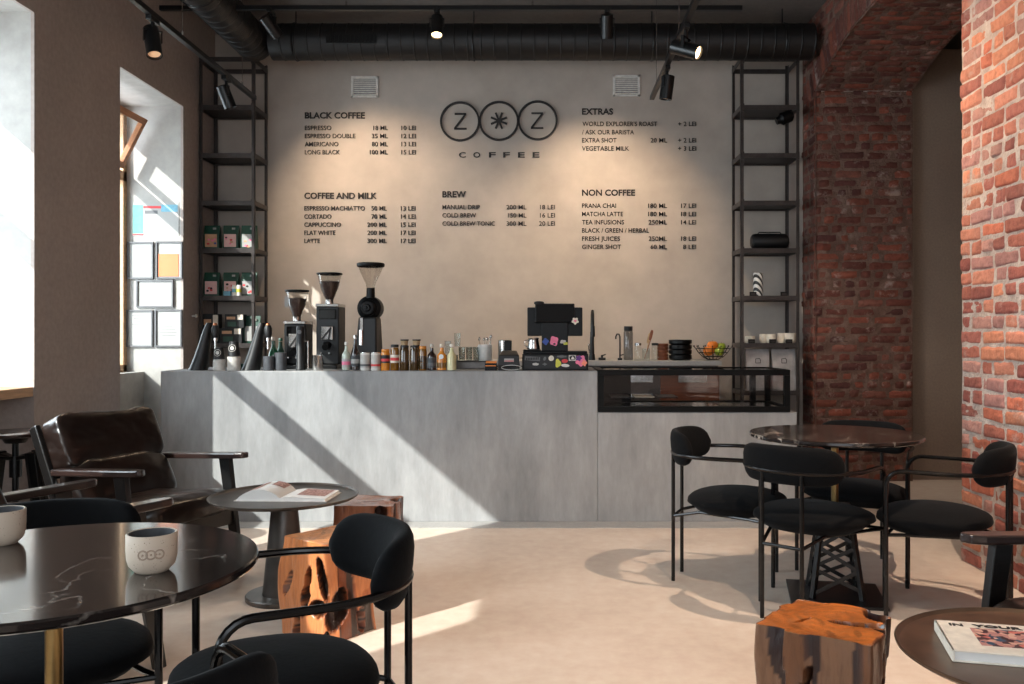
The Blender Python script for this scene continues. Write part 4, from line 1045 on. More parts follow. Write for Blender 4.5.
bottle(342, 350.5, 342, D, NECK, 'clear short bottle with pink print, first of the drinks row', M_clearb, M_whitep, M_paper, (.12, .42), extra=M_pinkp)
bottle(350.8, 359.5, 335, D, LONG, 'dark brown slim bottle with silver cap in the drinks row', M_cola, M_chrome, M_gpot, (.12, .42), extra=M_paper)
for x0, x1, lab, m2 in ((360.3, 369.8, 'white and grey drink can beside the dark slim bottle', M_greyink), (371, 380.3, 'white drink can with red and green print', M_red)):
    bottle(x0, x1, 352, D, CAN, lab, M_whitep, M_chrome, M_lcup, (.15, .85), 'drink_can', 'drink cans along the counter', capz=.95, extra=m2)
bottle(381, 389.8, 349, D, JARP, 'orange drink jar with dark label', M_oran, M_oran, M_blackm, (.35, .72), capz=.88, extra=M_red)
bottle(390.5, 399, 344.5, D, JARP, 'clear square jar with amber drink and dark lid', M_amber, M_blackm, M_cream, (.3, .6), capz=.9, extra=M_red)
bottle(399.8, 409, 345.5, D, JARP, 'tall dark amber bottle below the left cork lid', M_amberd, M_blackm, capz=.92)
bottle(410, 418.5, 345.5, D, JARP, 'tall dark amber bottle below the right cork lid', M_amberd, M_blackm, capz=.92)
bottle(418.8, 426.8, 346, D, JARP, 'amber bottle with yellow shoulders in the drinks row', M_amber, M_oran, M_amberd, (.05, .6), capz=.88)
bottle(427.3, 436.3, 344, D, NECK, 'black bottle with blue grey label in the drinks row', M_cola, M_lcup, M_gpot, (.1, .48), extra=M_greyink)
ab = bottle(437, 446.5, 344, D, NECK, 'amber bottle with round white label in the drinks row', M_oran, M_cream, M_amber, (.1, .3))
b = MB(); b.cyl((0, -.0335, .095), (0, -.0355, .095), .016, n=20)
b.build('round_label', M_page, ab)['label'] = 'round white label'
bottle(447, 456.5, 344, D, NECK, 'pale lemon coloured bottle, last of the drinks row', M_lemon, M_whitep, None)
for x, lab in ((404.5, 'tall glass jar with cork lid behind the drinks row, left one'), (416.5, 'tall glass jar with cork lid behind the drinks row, right one')):
    t = thing('cork_jar', lab, 'jar', on(x, 6.3), 0, 'cork lid jars behind the bottles')
    b = MB(); b.lathe([(0, 0), (.03, 0), (.03, .15), (.024, .165), (.024, .17)], 20, cap=False); b.build('vessel', M_amberd, t)
    b = MB(); b.lathe([(.022, .165), (.026, .2), (.0, .2)], 20, cap=False); b.build('cork_lid', M_cork, t)
    b = MB(); b.lathe([(.027, .2), (.03, .202), (.03, .209), (0, .21)], 20, cap=False); b.build('lid_rim', M_blackm, t)

# tap towers
def tap(x, lab):
    t = thing('tap_tower', lab, 'tap tower', on(x, 6.05), 0, 'black drink taps on the counter')
    b = MB(); pts = []
    vs = []; fs = []; n = 12
    for i in range(n+1):
        a = i/n; z = .325*a; xc = -.055+.075*a**.8+(.004 if a > .9 else 0); w = .04*(1-a)**1.2+.026; dd = .05*(1-a)+.028
        if a > .93: w *= .75; dd *= .75
        for j in range(12):
            q = 2*PI*j/12; vs.append((xc+w*math.cos(q)*.95, dd*math.sin(q), z))
    for i in range(n):
        for j in range(12): fs.append((i*12+j, i*12+(j+1) % 12, (i+1)*12+(j+1) % 12, (i+1)*12+j))
    fs += [tuple(range(11, -1, -1)), tuple(n*12+j for j in range(12))]
    b.add(vs, fs); b.build('tower', M_blackm, t, ang=60)
    b = MB(); b.cyl((.03, 0, .27), (.075, -.03, .27), .012); b.cyl((.075, -.03, .205), (.075, -.03, .145), .009); b.cyl((.075, -.03, .2), (.075, -.03, .225), .016); b.build('faucet', M_chrome, t)
    b = MB(); b.lathe([(.02, 0), (.026, .02), (.026, .065), (.018, .085), (0, .085)], 20, c=(.075, -.03, .222), cap=False); b.build('handle', M_blackm, t)
    b = MB(); b.sph((.075, -.03, .31), .0145); b.build('knob', M_copper, t)
    return t
tp = tap(206, 'black tapered drink tap at the left end of the counter')
dup(tp, 'black tapered drink tap between the cup stacks and grinders', on(258.5, 6.05))
def cup_pile(x, w, yt, lab1, lab2):
    d_ = 5.97; kk = d_/F; r = w/2*kk; h = Z(yt, d_)-ZTOP; hl = h*.5
    b = MB(); b.lathe([(0, 0), (r*.94, 0), (r, hl*.1), (r, hl*.95), (0, hl)], 24, cap=False)
    for i in range(3): b.tube(arc((0, 0, hl*(.25+.25*i)), r, 0, 2*PI, 20, (1, 0, 0), (0, 1, 0))[:-1], .0018, 5, closed=True)
    tag(b.build('stacked_grey_cups', M_lcup, None, loc=on(x, d_)), lab1, 'cup')
    t = thing('upturned_cup', lab2, 'cup', on(x, d_, ZTOP+hl), 0, 'black upturned cups with ring emblem')
    b = MB(); b.lathe([(0, 0), (r*.92, 0), (r*.9, h*.1), (r*.66, h*.5), (0, h*.5)], 24, cap=False); b.build('cup_body', M_blackm, t)
    zc = h*.27; T = Matrix.Translation((0, -r*.79, zc)) @ Matrix.Rotation(R(90-14), 4, 'X')
    b = MB(); b.tube([T @ Vector((r*.55*math.cos(2*PI*i/20), r*.55*math.sin(2*PI*i/20), .002)) for i in range(20)], .0016, 5, closed=True)
    b.lathe([(r*.3, .001), (r*.3, .004), (0, .004)], 16, T=T, cap=False); b.build('ring_emblem', M_lcup, t)
cup_pile(219.3, 12, 347.5, 'ribbed grey cup stack, the lower one left of the taps', 'upturned black cup with ring emblem, the shorter one')
cup_pile(234, 13, 341.5, 'ribbed grey cup stack, the taller one', 'upturned black cup with ring emblem, the taller one')
b = MB(); b.superq((0, 0, .022), (.022, .03, .022), .4, .3); tag(b.build('green_packet', M_green, None, loc=on(244.2, 6.05)), 'small green packet beside the taller cup stack', 'packet')
for x0, x1, yt, lab, d_ in ((263.3, 274.3, 356.2, 'short dark grey tumbler at the foot of the second tap', 5.97), (274.8, 286.5, 352.5, 'taller dark grey tumbler beside the small grinder', 6.0)):
    kk = d_/F; r = (x1-x0)/2*kk; h = Z(yt, d_)-ZTOP
    b = MB(); b.lathe([(0, 0), (r*.93, 0), (r, h*.15), (r, h), (r*.92, h), (r*.9, .01), (0, .01)], 24, cap=False); tag(b.build('grey_tumbler', M_gpot, None, loc=on((x0+x1)/2, d_), ang=50), lab, 'tumbler', 'dark grey tumblers')
for x, yt, lab, m, d_ in ((273.5, 337, 'green bottle with white neck behind the tumblers', M_bottleg, 6.16), (280.5, 338, 'dark green bottle behind the taller tumbler', M_green, 6.22)):
    bottle(x-5, x+5, yt, d_, LONG, lab, m, M_whitep if x < 275 else M_green, grp='green bottles behind the tumblers')

# grinders
def grinder(x, d_, w, h, yh0, yhop_top, lab, big=False):
    kk = d_/F; W2 = w/2*kk; Hb = Z(yh0, d_)-ZTOP; Ht = Z(yhop_top, d_)-ZTOP
    t = thing('coffee_grinder', lab, 'coffee grinder', on(x, d_), 0, 'coffee grinders on the counter')
    b = MB(); b.box(-W2, W2, -.06, .15, .03, Hb-.02); b.build('housing', M_blackm, t, False, .008)
    b = MB(); b.box(-W2*1.05, W2*1.05, -.13, .16, 0, .03); b.build('base', M_black, t, False, .005)
    b = MB(); b.box(-W2*1.02, W2*1.02, -.075, .15, Hb-.022, Hb); b.build('top_plate', M_chrome, t, False, .004)
    b = MB(); b.box(-W2*.72, W2*.75, -.078, -.06, Hb-.11, Hb-.04); b.build('display', M_screen, t, False, .004)
    b = MB(); b.box(-W2*.5, W2*.55, -.085, -.06, Hb*.44, Hb*.44+.1); b.build('face_plate', M_chrome, t, False, .006)
    b = MB(); b.bar((-W2*.4, -.087, Hb*.45), (W2*.4, -.087, Hb*.44+.09), .004, .012); b.bar((W2*.2, -.087, Hb*.45), (W2*.35, -.087, Hb*.44+.09), .004, .012); b.build('emblem', M_ink, t, False)
    b = MB(); b.cyl((0, -.07, Hb*.36), (0, -.125, Hb*.33), .03, .024, 20); b.build('dosing_spout', M_blackp, t)
    b = MB()
    for s in (-1, 1): b.cyl((s*.028, -.06, Hb*.22), (s*.028, -.13, Hb*.24), .006, n=8)
    b.build('portafilter_fork', M_chrome, t)
    rt = W2*1.05; rn = .028
    b = MB(); b.lathe([(rn, Hb), (rn, Hb+.03), (.03, Hb+.035)], 20, cap=False); b.build('hopper_collar', M_chrome, t)
    b = MB(); b.lathe([(.03, Hb+.03), (rt*.75, Hb+(Ht-Hb)*.5), (rt*.95, Ht-.03), (rt, Ht-.012)], 28, cap=False); hp = b.build('hopper', M_hop, t)
    zf = Hb+(Ht-Hb)*.72; b = MB(); b.lathe([(0, Hb+.03), (.026, Hb+.032), (rt*.70, Hb+(Ht-Hb)*.5), (rt*.84, zf), (0, zf+.01)], 24, cap=False); b.build('beans', M_bean, hp)
    b = MB(); b.lathe([(rt*1.04, Ht-.014), (rt*1.08, Ht-.01), (rt*1.08, Ht-.002), (rt, Ht), (0, Ht)], 28, cap=False); b.build('lid', M_blackp, t)
    return t
grinder(297, 6.33, 21, 0, 321, 290, 'smallest coffee grinder with brown beans, left of the three')
t = grinder(329.5, 6.38, 22.5, 0, 304, 273, 'middle coffee grinder with beans and silver plate')
b = MB(); b.box(-.014, .014, -.002, .002, 0, .075); b.tube([(0, 0, .075), (.004, 0, .09), (.01, 0, .098)], .001, 5)
tag(b.build('paper_tag', M_paper, None, False, loc=(X(286.5, 6.25), 6.25, Z(307, 6.25))), 'white paper tag hanging at the small grinder hopper', 'tag')
t = thing('bulk_grinder', 'tall bulk coffee grinder with large empty glass hopper', 'coffee grinder', on(369, 6.38), 0, 'coffee grinders on the counter')
g = lambda y: Z(y, 6.38)-ZTOP
b = MB(); b.box(-.09, .1, -.1, .15, 0, .03); b.build('base', M_blackm, t, False, .01)
b = MB(); vs = [];
b.add([(-.092, -.08, .03), (.07, -.08, .03), (.085, .12, .03), (-.085, .12, .03), (-.065, -.06, .37), (.065, -.06, .37), (.065, .12, .37), (-.065, .12, .37)], [(3, 2, 1, 0), (4, 5, 6, 7), (0, 1, 5, 4), (1, 2, 6, 5), (2, 3, 7, 6), (3, 0, 4, 7)]); b.build('body', M_blackm, t, False, .012)
b = MB(); T = Matrix.Translation((0, .0, g(308))) @ Matrix.Rotation(R(90), 4, 'X')
b.lathe([(.06, -.16), (.085, -.13), (.09, -.02), (.086, .0), (.06, .012), (.058, .06), (.045, .07), (0, .07)], 32, T=T, cap=False); b.build('motor_drum', M_blackp, t)
b = MB(); b.cyl((0, -.07, g(308)), (0, -.095, g(308)), .028, .02); b.sph((0, -.1, g(308)), .012); b.build('adjustment_knob', M_black, t)
b = MB(); b.box(-.05, -.03, -.07, -.05, g(336), g(318)); b.cyl((-.045, -.06, g(345)), (-.045, -.06, g(330)), .022); b.build('chute', M_chrome, t, False)
b = MB(); b.cyl((.012, 0, g(298)), (.012, 0, g(288)), .032, .03); b.build('hopper_collar', M_blackp, t)
b = MB(); b.lathe([(.026, g(291)), (.034, g(284)), (.075, g(272)), (.092, g(265.5))], 32, c=(.012, 0, 0), cap=False); b.build('hopper', M_hop, t)
b = MB(); b.lathe([(.096, g(267)), (.1, g(266)), (.1, g(263.8)), (.092, g(263)), (0, g(263))], 32, c=(.012, 0, 0), cap=False); b.build('lid', M_blackp, t)
t = thing('tamping_press', 'slim black cylinder press in front of the smallest grinder', 'tamper', on(300.5, 6.02))
b = MB(); b.lathe([(.033, 0), (.033, .01), (.028, .02), (.028, .29), (.024, .3), (0, .3)], 24, cap=False); b.build('column', M_blackm, t)
b = MB(); b.cyl((0, -.028, .262), (0, -.031, .262), .014, n=20); b.build('emblem', M_greyink, t)
b = MB(); b.cyl((.052, 0, 0), (.052, 0, .2), .0045, n=8); b.cyl((.03, 0, .2), (.055, 0, .2), .004, n=8); b.build('steel_rod', M_chrome, t)
b = MB(); b.lathe([(0, 0), (.036, 0), (.037, .005), (.036, .1), (.038, .104), (.035, .104), (.034, .01), (0, .01)], 24, cap=False)
tag(b.build('steel_beaker', M_chrome, None, loc=on(317.5, 5.99), ang=50), 'small brushed steel beaker in front of the middle grinder', 'beaker')

# glasses, tray, pot
ZB = 1.036
tr = thing('drip_tray', 'dark tray under the stacked glasses behind the bottles', 'tray', on(472, 6.35))
b = MB(); b.box(-.13, .12, -.08, .1, 0, .05); b.build('tray_body', M_steeld, tr, False, .004)
b = MB(); b.box(-.135, .125, -.085, .105, .05, .056); b.build('top_grid', M_blackm, tr, False, .002)
rnd = random.Random(4)
gl0 = None; pos = []
for i in range(5):
    for j in range(2): pos.append((447.5+i*7.2, 6.32+j*.09, 0))
for i in range(2): pos.append((448+i*9.5, 6.36, 1))
place = ['front', 'rear']
for q, (x, y, l) in enumerate(pos):
    lab = 'clear drinking glass among those stacked behind the pale bottle'
    zz = ZTOP+(.056 if x > 455.5 else .0)+(.1 if l else 0)
    if gl0 is None:
        gl0 = thing('drinking_glass', lab, 'glass', (X(x, y), y, zz), 0, 'stacked clear glasses')
        b = MB(); b.lathe([(0, 0), (.019, 0), (.021, .004), (.025, .098), (.0235, .098), (.0195, .008), (0, .008)], 18, cap=False); b.build('tumbler', M_glass, gl0, ang=50)
    else: dup(gl0, lab, (X(x, y), y, zz))
t = thing('utensil_pot', 'white ceramic pot holding steel spoons beside the glasses', 'pot', on(485, 6.36, ZTOP+.056))
b = MB(); b.lathe([(0, 0), (.048, 0), (.051, .01), (.051, .115), (.047, .116), (.045, .01), (0, .01)], 28, cap=False); b.build('vessel', M_whitep, t, ang=50)
for i in range(6):
    a = rnd.uniform(0, 6.28); q = Vector((.03*math.cos(a), .03*math.sin(a), .02)); e = Vector((.045*math.cos(a+.3), .045*math.sin(a+.3), rnd.uniform(.15, .18)))
    b = MB(); b.cyl(q, e, .002, n=6); b.sph(e, (.009, .009, .013), n=10, k=6)
    tag(b.build('steel_spoon', M_chrome, None, loc=t.location), 'steel spoon standing in the white ceramic pot', 'spoon', 'spoons in the white pot')

# card reader, boxes
t = thing('card_holder_box', 'small black box with orange top left of the receipt printer', 'box', on(491, 5.98))
b = MB(); b.box(-.04, .04, -.03, .04, 0, .05); b.build('box_body', M_blackp, t, False, .003)
b = MB(); b.add([(-.036, -.031, .035), (.036, -.031, .035), (.036, .03, .062), (-.036, .03, .062), (-.036, .03, .05), (.036, .03, .05), (.036, -.031, .03), (-.036, -.031, .03)], [(0, 1, 2, 3), (7, 6, 1, 0), (3, 2, 5, 4), (4, 5, 6, 7), (0, 3, 4, 7), (1, 6, 5, 2)]); b.build('orange_card', M_orange, t, False)
t = thing('receipt_printer', 'black receipt printer with a small white label', 'printer', on(509, 6.0))
b = MB(); b.add([(-.075, -.06, .03), (.075, -.06, .03), (.075, .1, .02), (-.075, .1, .02), (-.07, -.05, .105), (.07, -.05, .105), (.05, .08, .135), (-.05, .08, .135)], [(3, 2, 1, 0), (4, 5, 6, 7), (0, 1, 5, 4), (1, 2, 6, 5), (2, 3, 7, 6), (3, 0, 4, 7)])
b.box(-.07, .07, -.05, .09, 0, .03); b.build('case', M_blackm, t, False, .006)
b = MB(); b.box(-.03, .035, -.0625, -.0575, .06, .082); b.build('label_plate', M_paper, t, False)
b = MB(); b.box(-.028, .033, -.0645, -.0625, .0635, .068); b.build('red_print', M_red, t, False)
for i, (r_, zz) in enumerate(((.03, .012), (.045, .02))):
    pts = [Vector((-.03+.05*i+r_*1.5*math.cos(q), -.085-.0*i+.01*math.sin(q), zz+r_*.35*math.sin(q)+.002)) for q in [2*PI*j/20 for j in range(20)]]
    b = MB(); b.tube(pts, .0022, 6, closed=True); b.build('cable_loop', M_wash if i else M_blackp, t)
t = thing('steel_canister', 'chrome and black canister behind the receipt printer', 'canister', on(505, 6.35))
b = MB(); b.lathe([(0, 0), (.05, 0), (.05, .2), (.046, .205), (0, .205)], 28, cap=False); b.build('drum', M_chrome, t)
b = MB(); b.lathe([(.051, .03), (.051, .18)], 28, cap=False); b.T = Matrix.Identity(4)
b = MB(); b.box(-.005, .05, -.056, -.03, 0, .2); b.build('grip', M_blackp, t, False, .006)

# till
cd = thing('cash_drawer', 'black cash drawer covered in colourful stickers', 'cash drawer', on(555, 6.12))
kk = 5.98/F
b = MB(); b.box(-.225, .225, -.14, .2, 0, .112); b.build('drawer_case', M_blackp, cd, False, .004)
b = MB(); b.box(-.21, .21, -.143, -.14, .012, .1); b.build('drawer_front', M_blackm, cd, False, .002)
def blob(parent, x, z, w, h, m, seed, lobes=3, amp=.15, y=-.1445, name='sticker'):
    b = MB(); n = 28; rnd2 = random.Random(seed); ph = rnd2.uniform(0, 6)
    pts = [(x+w*(1+amp*math.sin(lobes*2*PI*i/n+ph))*math.cos(2*PI*i/n), z+h*(1+amp*math.sin(lobes*2*PI*i/n+ph))*math.sin(2*PI*i/n)) for i in range(n)]
    vs = [(p_[0], y, p_[1]) for p_ in pts]+[(p_[0], y+.0012, p_[1]) for p_ in pts]
    b.add(vs, [tuple(range(n)), tuple(range(2*n-1, n-1, -1))]+[(i, i+n, (i+1) % n+n, (i+1) % n) for i in range(n)]); return b.build(name, m, parent, False)
def strip(parent, x, z, w, h, m, rot=0, y=-.1445, name='sticker'):
    b = MB(); T = Matrix.Translation((x, 0, z)) @ Matrix.Rotation(R(rot), 4, 'Y'); b.box(-w, w, y, y+.0012, -h, h, None, T); return b.build(name, m, parent, False)
px = lambda x: (x-555)*kk; pz = lambda y: (369.8-y)*kk
s = strip(cd, px(532.2), pz(358), .052, .014, M_greyink, 4)
for i in range(8): strip(s, px(526.4+i*1.65), pz(358.4-i*.1), .0035, .008, M_ink, 0, -.1458, 'letter_mark')
blob(cd, px(535.4), pz(363.5), .022, .009, M_lcup, 1, 5, .06)
blob(cd, px(544.5), pz(358), .011, .012, M_greyink, 2, 2, .2); blob(cd, px(544.5), pz(363.5), .014, .008, M_greyink, 3, 4, .25)
blob(cd, px(551), pz(357.6), .017, .02, M_cream, 4, 2, .08); blob(cd, px(561.5), pz(355.8), .034, .009, M_greyink, 6, 6, .12)
blob(cd, px(557.8), pz(362.6), .019, .028, M_yel, 7, 3, .16); blob(cd, px(564.5), pz(360.3), .02, .014, M_red, 8, 2, .08); blob(cd, px(565), pz(364.8), .027, .011, M_whitep, 9, 2, .1, -.1455)
s = strip(cd, px(572.2), pz(357.2), .025, .02, M_lcup, 0); blob(s, px(572.2), pz(357.2), .021, .016, M_ink, 10, 4, .08, -.1458, 'dark_motif'); blob(s, px(572.5), pz(357.5), .01, .01, M_whitep, 11, 3, .2, -.147, 'pale_motif')
blob(cd, px(580.5), pz(360), .034, .036, M_pinkp, 12, 5, .14); blob(cd, px(578.5), pz(357.5), .02, .018, plain('purple_print', (90, 40, 120), .5), 13, 5, .2, -.1458); blob(cd, px(584), pz(362.5), .017, .018, plain('coral_print', (236, 140, 110), .5), 14, 4, .2, -.1458)
t = thing('pos_terminal', 'black till screen on a stickered stand above the cash drawer', 'till screen', on(555, 6.1, ZTOP+.112))
kk2 = 6.05/F; zt = lambda y: Z(y, 6.05)-ZTOP-.112; xt = lambda x: (x-555)*kk2
b = MB(); b.box(xt(523), xt(587), -.06, .14, 0, .018); b.box(xt(523), xt(541), -.06, .1, .018, .028); b.build('platform', M_blackp, t, False, .004)
b = MB(); b.box(xt(541.5), xt(568), -.04, .06, .018, zt(322)); b.build('stand', M_blackp, t, False, .004)
for x, y, w, h, m, sd in ((545.5, 341.5, .02, .022, M_blue, 21), (554, 341, .028, .033, M_pinkp, 22), (563, 341.8, .02, .013, M_lcup, 23), (565.5, 343.5, .016, .01, M_yel, 24), (554.3, 344, .01, .006, M_ink, 25)):
    blob(t, xt(x), zt(y), w, h, m, sd, 4, .13, -.0415-(.001 if sd == 25 else 0))
T = Matrix.Translation((0, -.055, zt(322.5))) @ Matrix.Rotation(R(-8), 4, 'X')
b = MB(); b.box(xt(535), xt(574.5), -.015, .015, 0, zt(303.5)-zt(322.5), None, T); b.build('customer_screen', M_blackp, t, False, .005)
b = MB(); b.box(xt(536.5), xt(573), -.0165, -.0155, .006, zt(305)-zt(322.5), None, T); b.build('screen_glass', M_screen, t, False)
b = MB(); b.box(xt(527), xt(583), .03, .055, zt(336), zt(307)); b.build('main_screen', M_blackp, t, False, .006)
blob(t, xt(575), zt(321), .022, .022, M_cream, 30, 5, .18, -.078); blob(t, xt(575), zt(321), .009, .008, M_pinkp, 31, 3, .2, -.0795)
b = MB(); b.superq((xt(539), -.03, zt(303)), (.036, .03, .014), .8, .8); b.build('camera_dome', M_black, t)
b = MB(); b.lathe([(0, 0), (.042, 0), (.044, .01), (.037, .05), (.034, .07), (.038, .08), (.036, .08), (.032, .07), (.04, .012), (0, .01)], 28, cap=False)
b.tube([(-.036, 0, .066), (-.06, 0, .06), (-.063, 0, .03), (-.042, 0, .018)], .004, 8)
tag(b.build('milk_pitcher', M_chrome, None, loc=(X(533.5, 6.1), 6.12, ZTOP+.112+.028), ang=50), 'small steel milk pitcher standing left of the till stand', 'pitcher')

# back counter things (Z 1.036)
t = thing('tall_faucet', 'tall black gooseneck faucet right of the till', 'faucet', on(592, 7.5, ZB))
kk = 7.5/F; zf = lambda y: Z(y, 7.5)-ZB
b = MB(); b.cyl((0, 0, 0), (0, 0, .05), .03, .024); b.cyl((0, 0, .04), (0, 0, .24), .021, .016); b.tube([(0, 0, .2), (0, 0, .3), (-.0, -.01, .38), (0, -.04, .415), (0, -.09, .415), (0, -.12, .38), (0, -.125, .28)], .013, 12); b.build('spout', M_black, t)
b = MB(); b.cyl((0, -.125, .29), (0, -.125, .2), .017, .02); b.build('spray_head', M_black, t)
b = MB(); b.tube([(-.02, -.02, .06), (-.03, -.03, .1), (-.028, -.03, .14)], .006, 8); b.build('lever', M_chrome, t)
b = MB(); b.cyl((0, 0, 0), (0, 0, .02), .02); b.tube([(0, 0, 0), (0, 0, .2), (-.01, -.0, .222), (-.025, 0, .222), (-.035, 0, .2), (-.035, 0, .18)], .007, 10)
b.cyl((0, 0, .04), (.03, 0, .05), .005); tag(b.build('filter_tap', M_black, None, loc=on(620, 7.45, ZB)), 'short thin black filter tap on the back counter', 'faucet')
b = MB(); b.cyl((-.03, 0, .012), (.03, 0, .012), .012); b.cyl((0, 0, 0), (0, 0, .045), .01); b.tube([(0, 0, .04), (.03, -.02, .05)], .005)
tag(b.build('tap_valve', M_black, None, loc=on(602, 7.45, ZB)), 'small black tap valve at the base of the gooseneck faucet', 'valve')
t = thing('water_bottle', 'tall clear water bottle with black cap on the back counter', 'bottle', on(628.3, 7.5, ZB))
b = MB(); b.lathe([(0, 0), (.037, 0), (.04, .01), (.04, .235), (.034, .25)], 24, cap=False); b.build('vessel', thin_glass('grey_glass', (190, 192, 194), .06), t)
b = MB(); b.lathe([(.036, .25), (.037, .252), (.037, .288), (0, .289)], 24, cap=False); b.build('cap', M_blackm, t)
for x, lab in ((638, 'clear jar left of the wooden spatulas'), (655, 'clear jar with dark lid beside the wooden bowls')):
    t = thing('glass_jar', lab, 'jar', on(x, 7.5, ZB), 0, 'glass jars on the back counter')
    b = MB(); b.lathe([(0, 0), (.03, 0), (.032, .01), (.032, .1), (.026, .12), (.026, .13)], 20, cap=False); b.build('vessel', M_glass, t)
    b = MB(); b.lathe([(.029, .125), (.029, .145), (0, .146)], 20, cap=False); b.build('lid', M_blackm if x > 650 else M_chrome, t)
t = thing('utensil_jar', 'glass jar holding wooden spatulas on the back counter', 'jar', on(646, 7.45, ZB))
b = MB(); b.lathe([(0, 0), (.032, 0), (.034, .01), (.034, .1), (.03, .1), (.03, .012), (0, .01)], 20, cap=False); b.build('vessel', M_glass, t)
for i, (dx, hgt, m, lab) in enumerate(((.05, .25, M_terr, 'dark wooden spatula leaning out of the utensil jar'), (.03, .22, M_cork, 'light wooden spoon leaning out of the utensil jar'))):
    b = MB(); b.bar((-.012, 0, .014), (dx*.8, 0, hgt*.7), .01, .006); b.superq((dx*.85, 0, hgt*.85), (.013, .006, .045), .6, .6, T=Matrix.Rotation(R(14), 4, 'Y')); tag(b.build('wooden_spatula', m, None, loc=on(646, 7.45+.012*i, ZB)), lab, 'spatula')
for i in range(5):
    b = MB(); r_ = .047; b.lathe([(0, 0), (r_*.9, 0), (r_, .006), (r_, .026), (r_*.95, .027), (r_*.88, .008), (0, .006)], 26, cap=False)
    tag(b.build('wooden_bowl', M_terr, None, loc=on(662.7, 7.52, ZB+i*.0285), ang=50), 'brown wooden bowl, %s in the pile on the back counter' % ['lowest', 'second lowest', 'middle', 'second highest', 'topmost'][i], 'bowl', 'pile of wooden bowls')
for i in range(4):
    b = MB(); r_ = .098; b.lathe([(0, 0), (r_*.8, 0), (r_, .012), (r_, .042), (r_*.95, .043), (r_*.85, .012), (0, .008)], 30, cap=False)
    tag(b.build('black_bowl', M_blackp, None, loc=on(680.3, 7.52, ZB+i*.0435), ang=50), 'wide black bowl, %s in the pile beside the fruit' % ['lowest', 'second lowest', 'second highest', 'topmost'][i], 'bowl', 'pile of black bowls')
fl = on(713, 7.5, ZB)
t = thing('wire_fruit_bowl', 'black wire bowl of fruit on the back counter', 'bowl', fl)
b = MB()
for rr, zz in ((.05, .006), (.09, .03), (.125, .065), (.15, .1)): b.tube(arc((0, 0, zz), rr, 0, 2*PI, 32, (1, 0, 0), (0, 1, 0))[:-1], .003, 6, closed=True)
b.build('wire_ring', M_black, t)
b = MB()
for i in range(14):
    q = 2*PI*i/14; c, s = math.cos(q), math.sin(q)
    b.tube([(.05*c, .05*s, .006), (.09*c, .09*s, .03), (.125*c, .125*s, .065), (.15*c, .15*s, .1), (.165*c, .165*s, .118)], .0025, 6); b.sph((.165*c, .165*s, .12), .006, n=8, k=6)
b.build('wire_rib', M_black, t)
fr = [(-.045, -.03, .08, M_orange, 'orange', 'orange at the left of the wire fruit bowl'), (.0, .02, .125, M_orange, 'orange', 'orange on top of the fruit in the wire bowl'), (.045, -.04, .075, M_apple, 'green_apple', 'yellow green apple at the front of the wire fruit bowl'), (.075, .03, .115, M_apple, 'green_apple', 'small green apple at the right of the wire fruit bowl'), (-.02, .065, .08, M_orange, 'orange', 'orange at the back of the wire fruit bowl')]
for x, y, z, m, nm, lab in fr:
    b = MB(); r_ = .046 if nm == 'orange' else .04
    b.superq((0, 0, 0), (r_, r_, r_*.94), 1, 1, 20, 14, fn=lambda v: Vector((v.x, v.y, v.z-(.15*r_ if abs(v.z) > .8*r_ and v.z > 0 else 0))))
    o = b.build(nm, m, None, loc=(fl[0]+x, fl[1]+y, fl[2]+z)); tag(o, lab, 'fruit', 'fruit in the wire bowl')
    b = MB(); b.cyl((0, 0, r_*.75), (.003, 0, r_*.98), .0018, n=6); b.build('stem', M_terr, o)

# ------------------------------------------------------------------ light
def area(name, loc, rot, sx, sy, p, c=(1, 1, 1)):
    l = bpy.data.lights.new(name, 'AREA'); l.shape = 'RECTANGLE'; l.size = sx; l.size_y = sy; l.energy = p; l.color = c
    o = bpy.data.objects.new(name, l); COL.objects.link(o); o.location = loc; o.rotation_euler = rot; return o
def spotl(loc, to, p, ang, c=(1, .76, .52), blend=.6, r=.03):
    l = bpy.data.lights.new('lamp_light', 'SPOT'); l.energy = p; l.color = c; l.spot_size = R(ang); l.spot_blend = blend; l.shadow_soft_size = r
    o = bpy.data.objects.new('lamp_light', l); COL.objects.link(o); o.location = loc
    o.rotation_euler = (Vector(to)-Vector(loc)).to_track_quat('-Z', 'Y').to_euler(); return o
sun = bpy.data.lights.new('sun', 'SUN'); sun.energy = 7.2; sun.angle = R(.5); sun.color = (1, .96, .9)
so = bpy.data.objects.new('sun', sun); COL.objects.link(so); so.rotation_euler = Vector((.95, 1, -.826)).to_track_quat('-Z', 'Y').to_euler()
DAY = (.84, .92, 1)
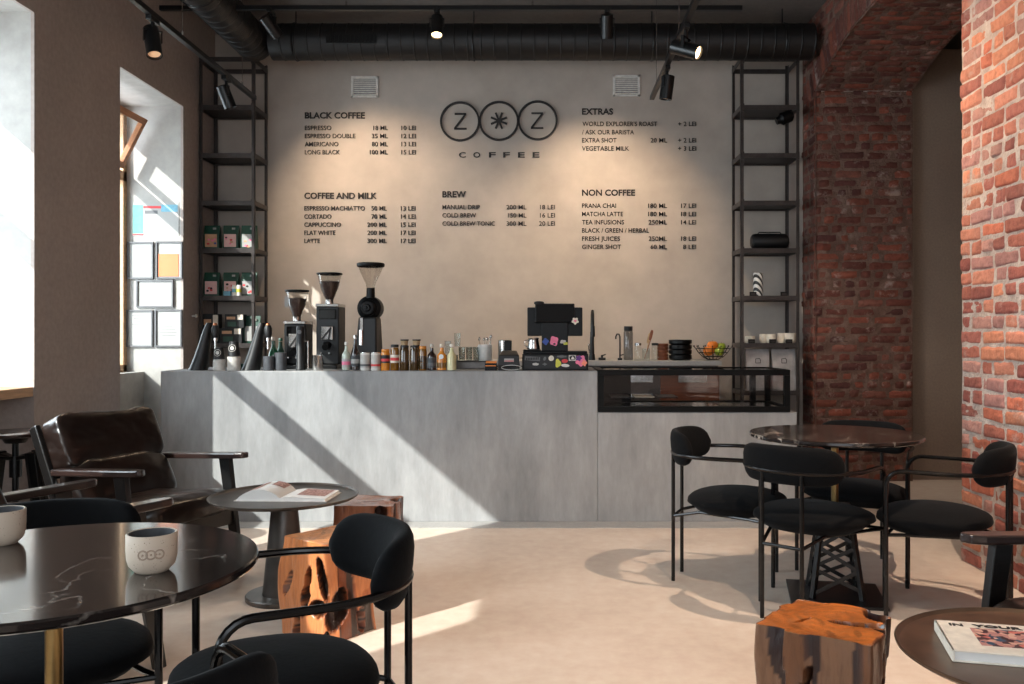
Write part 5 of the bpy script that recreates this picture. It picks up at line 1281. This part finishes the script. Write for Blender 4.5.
area('sky_window_near', (-3.78, .9, 1.95), (0, R(-90), 0), 2.0, 1.2, 95, DAY)
area('sky_window_mid', (-3.78, 3.7, 1.95), (0, R(-90), 0), 2.0, 2.8, 135, DAY)
area('sky_window_far', (-3.78, 6.66, 2.0), (0, R(-90), 0), 2.1, 1.07, 45, DAY)
area('rear_fill', (-.2, Y0-.25, 2.0), (R(90), 0, 0), 4, 2.6, 60, DAY)  # added frontal fill through the invented rear opening, out of view
w = bpy.data.worlds.new('sky'); SC.world = w; w.use_nodes = True
w.node_tree.nodes['Background'].inputs[0].default_value = (.85, .93, 1, 1); w.node_tree.nodes['Background'].inputs[1].default_value = 1.3
WARM = (1, .74, .5)
area('adjoining_fill', (4.2, 4.5, 3.6), (0, 0, 0), .5, .5, 14, (1, .8, .62))  # added warm fill for the corridor wall, no fitting there
spotl(LAMPS[4], (X(392, YB), YB, 2.0), 125, 84, WARM, 1)
spotl(LAMPS[6], (X(600, YB), YB, 1.9), 135, 84, WARM, 1)
spotl(LAMPS[5], (-.8, 5.6, 0), 30, 70, WARM)
spotl(LAMPS[2], (XR, 4.55, 2.2), 120, 75, WARM, .9)
spotl(LAMPS[3], (2.7, 7.5, .7), 70, 45, (1, .82, .66), .9)
spotl(LAMPS[0], (-1.9, 5.0, 0), 20, 60, WARM)
spotl(LAMPS[7], (1.0, 4.3, 0), 175, 80, (1, .78, .6), r=.02)
spotl(LAMPS[8], (.7, 3.7, 0), 95, 85, (1, .78, .6), r=.02)

# ------------------------------------------------------------------ camera
cam = bpy.data.cameras.new('camera'); co = bpy.data.objects.new('camera', cam); COL.objects.link(co)
co.location = (0, 0, H); co.rotation_euler = (R(90), 0, 0)
cam.sensor_width = 36; cam.lens = F/1024*36; cam.shift_x = -(CX-512)/1024; cam.shift_y = (HY-342)/1024
cam.clip_start = .05; SC.camera = co
SC.view_settings.view_transform = 'Standard'; SC.view_settings.look = 'None'; SC.view_settings.exposure = .5; SC.view_settings.gamma = 1
SC.view_settings.use_curve_mapping = False
SC.cycles.use_denoising = True
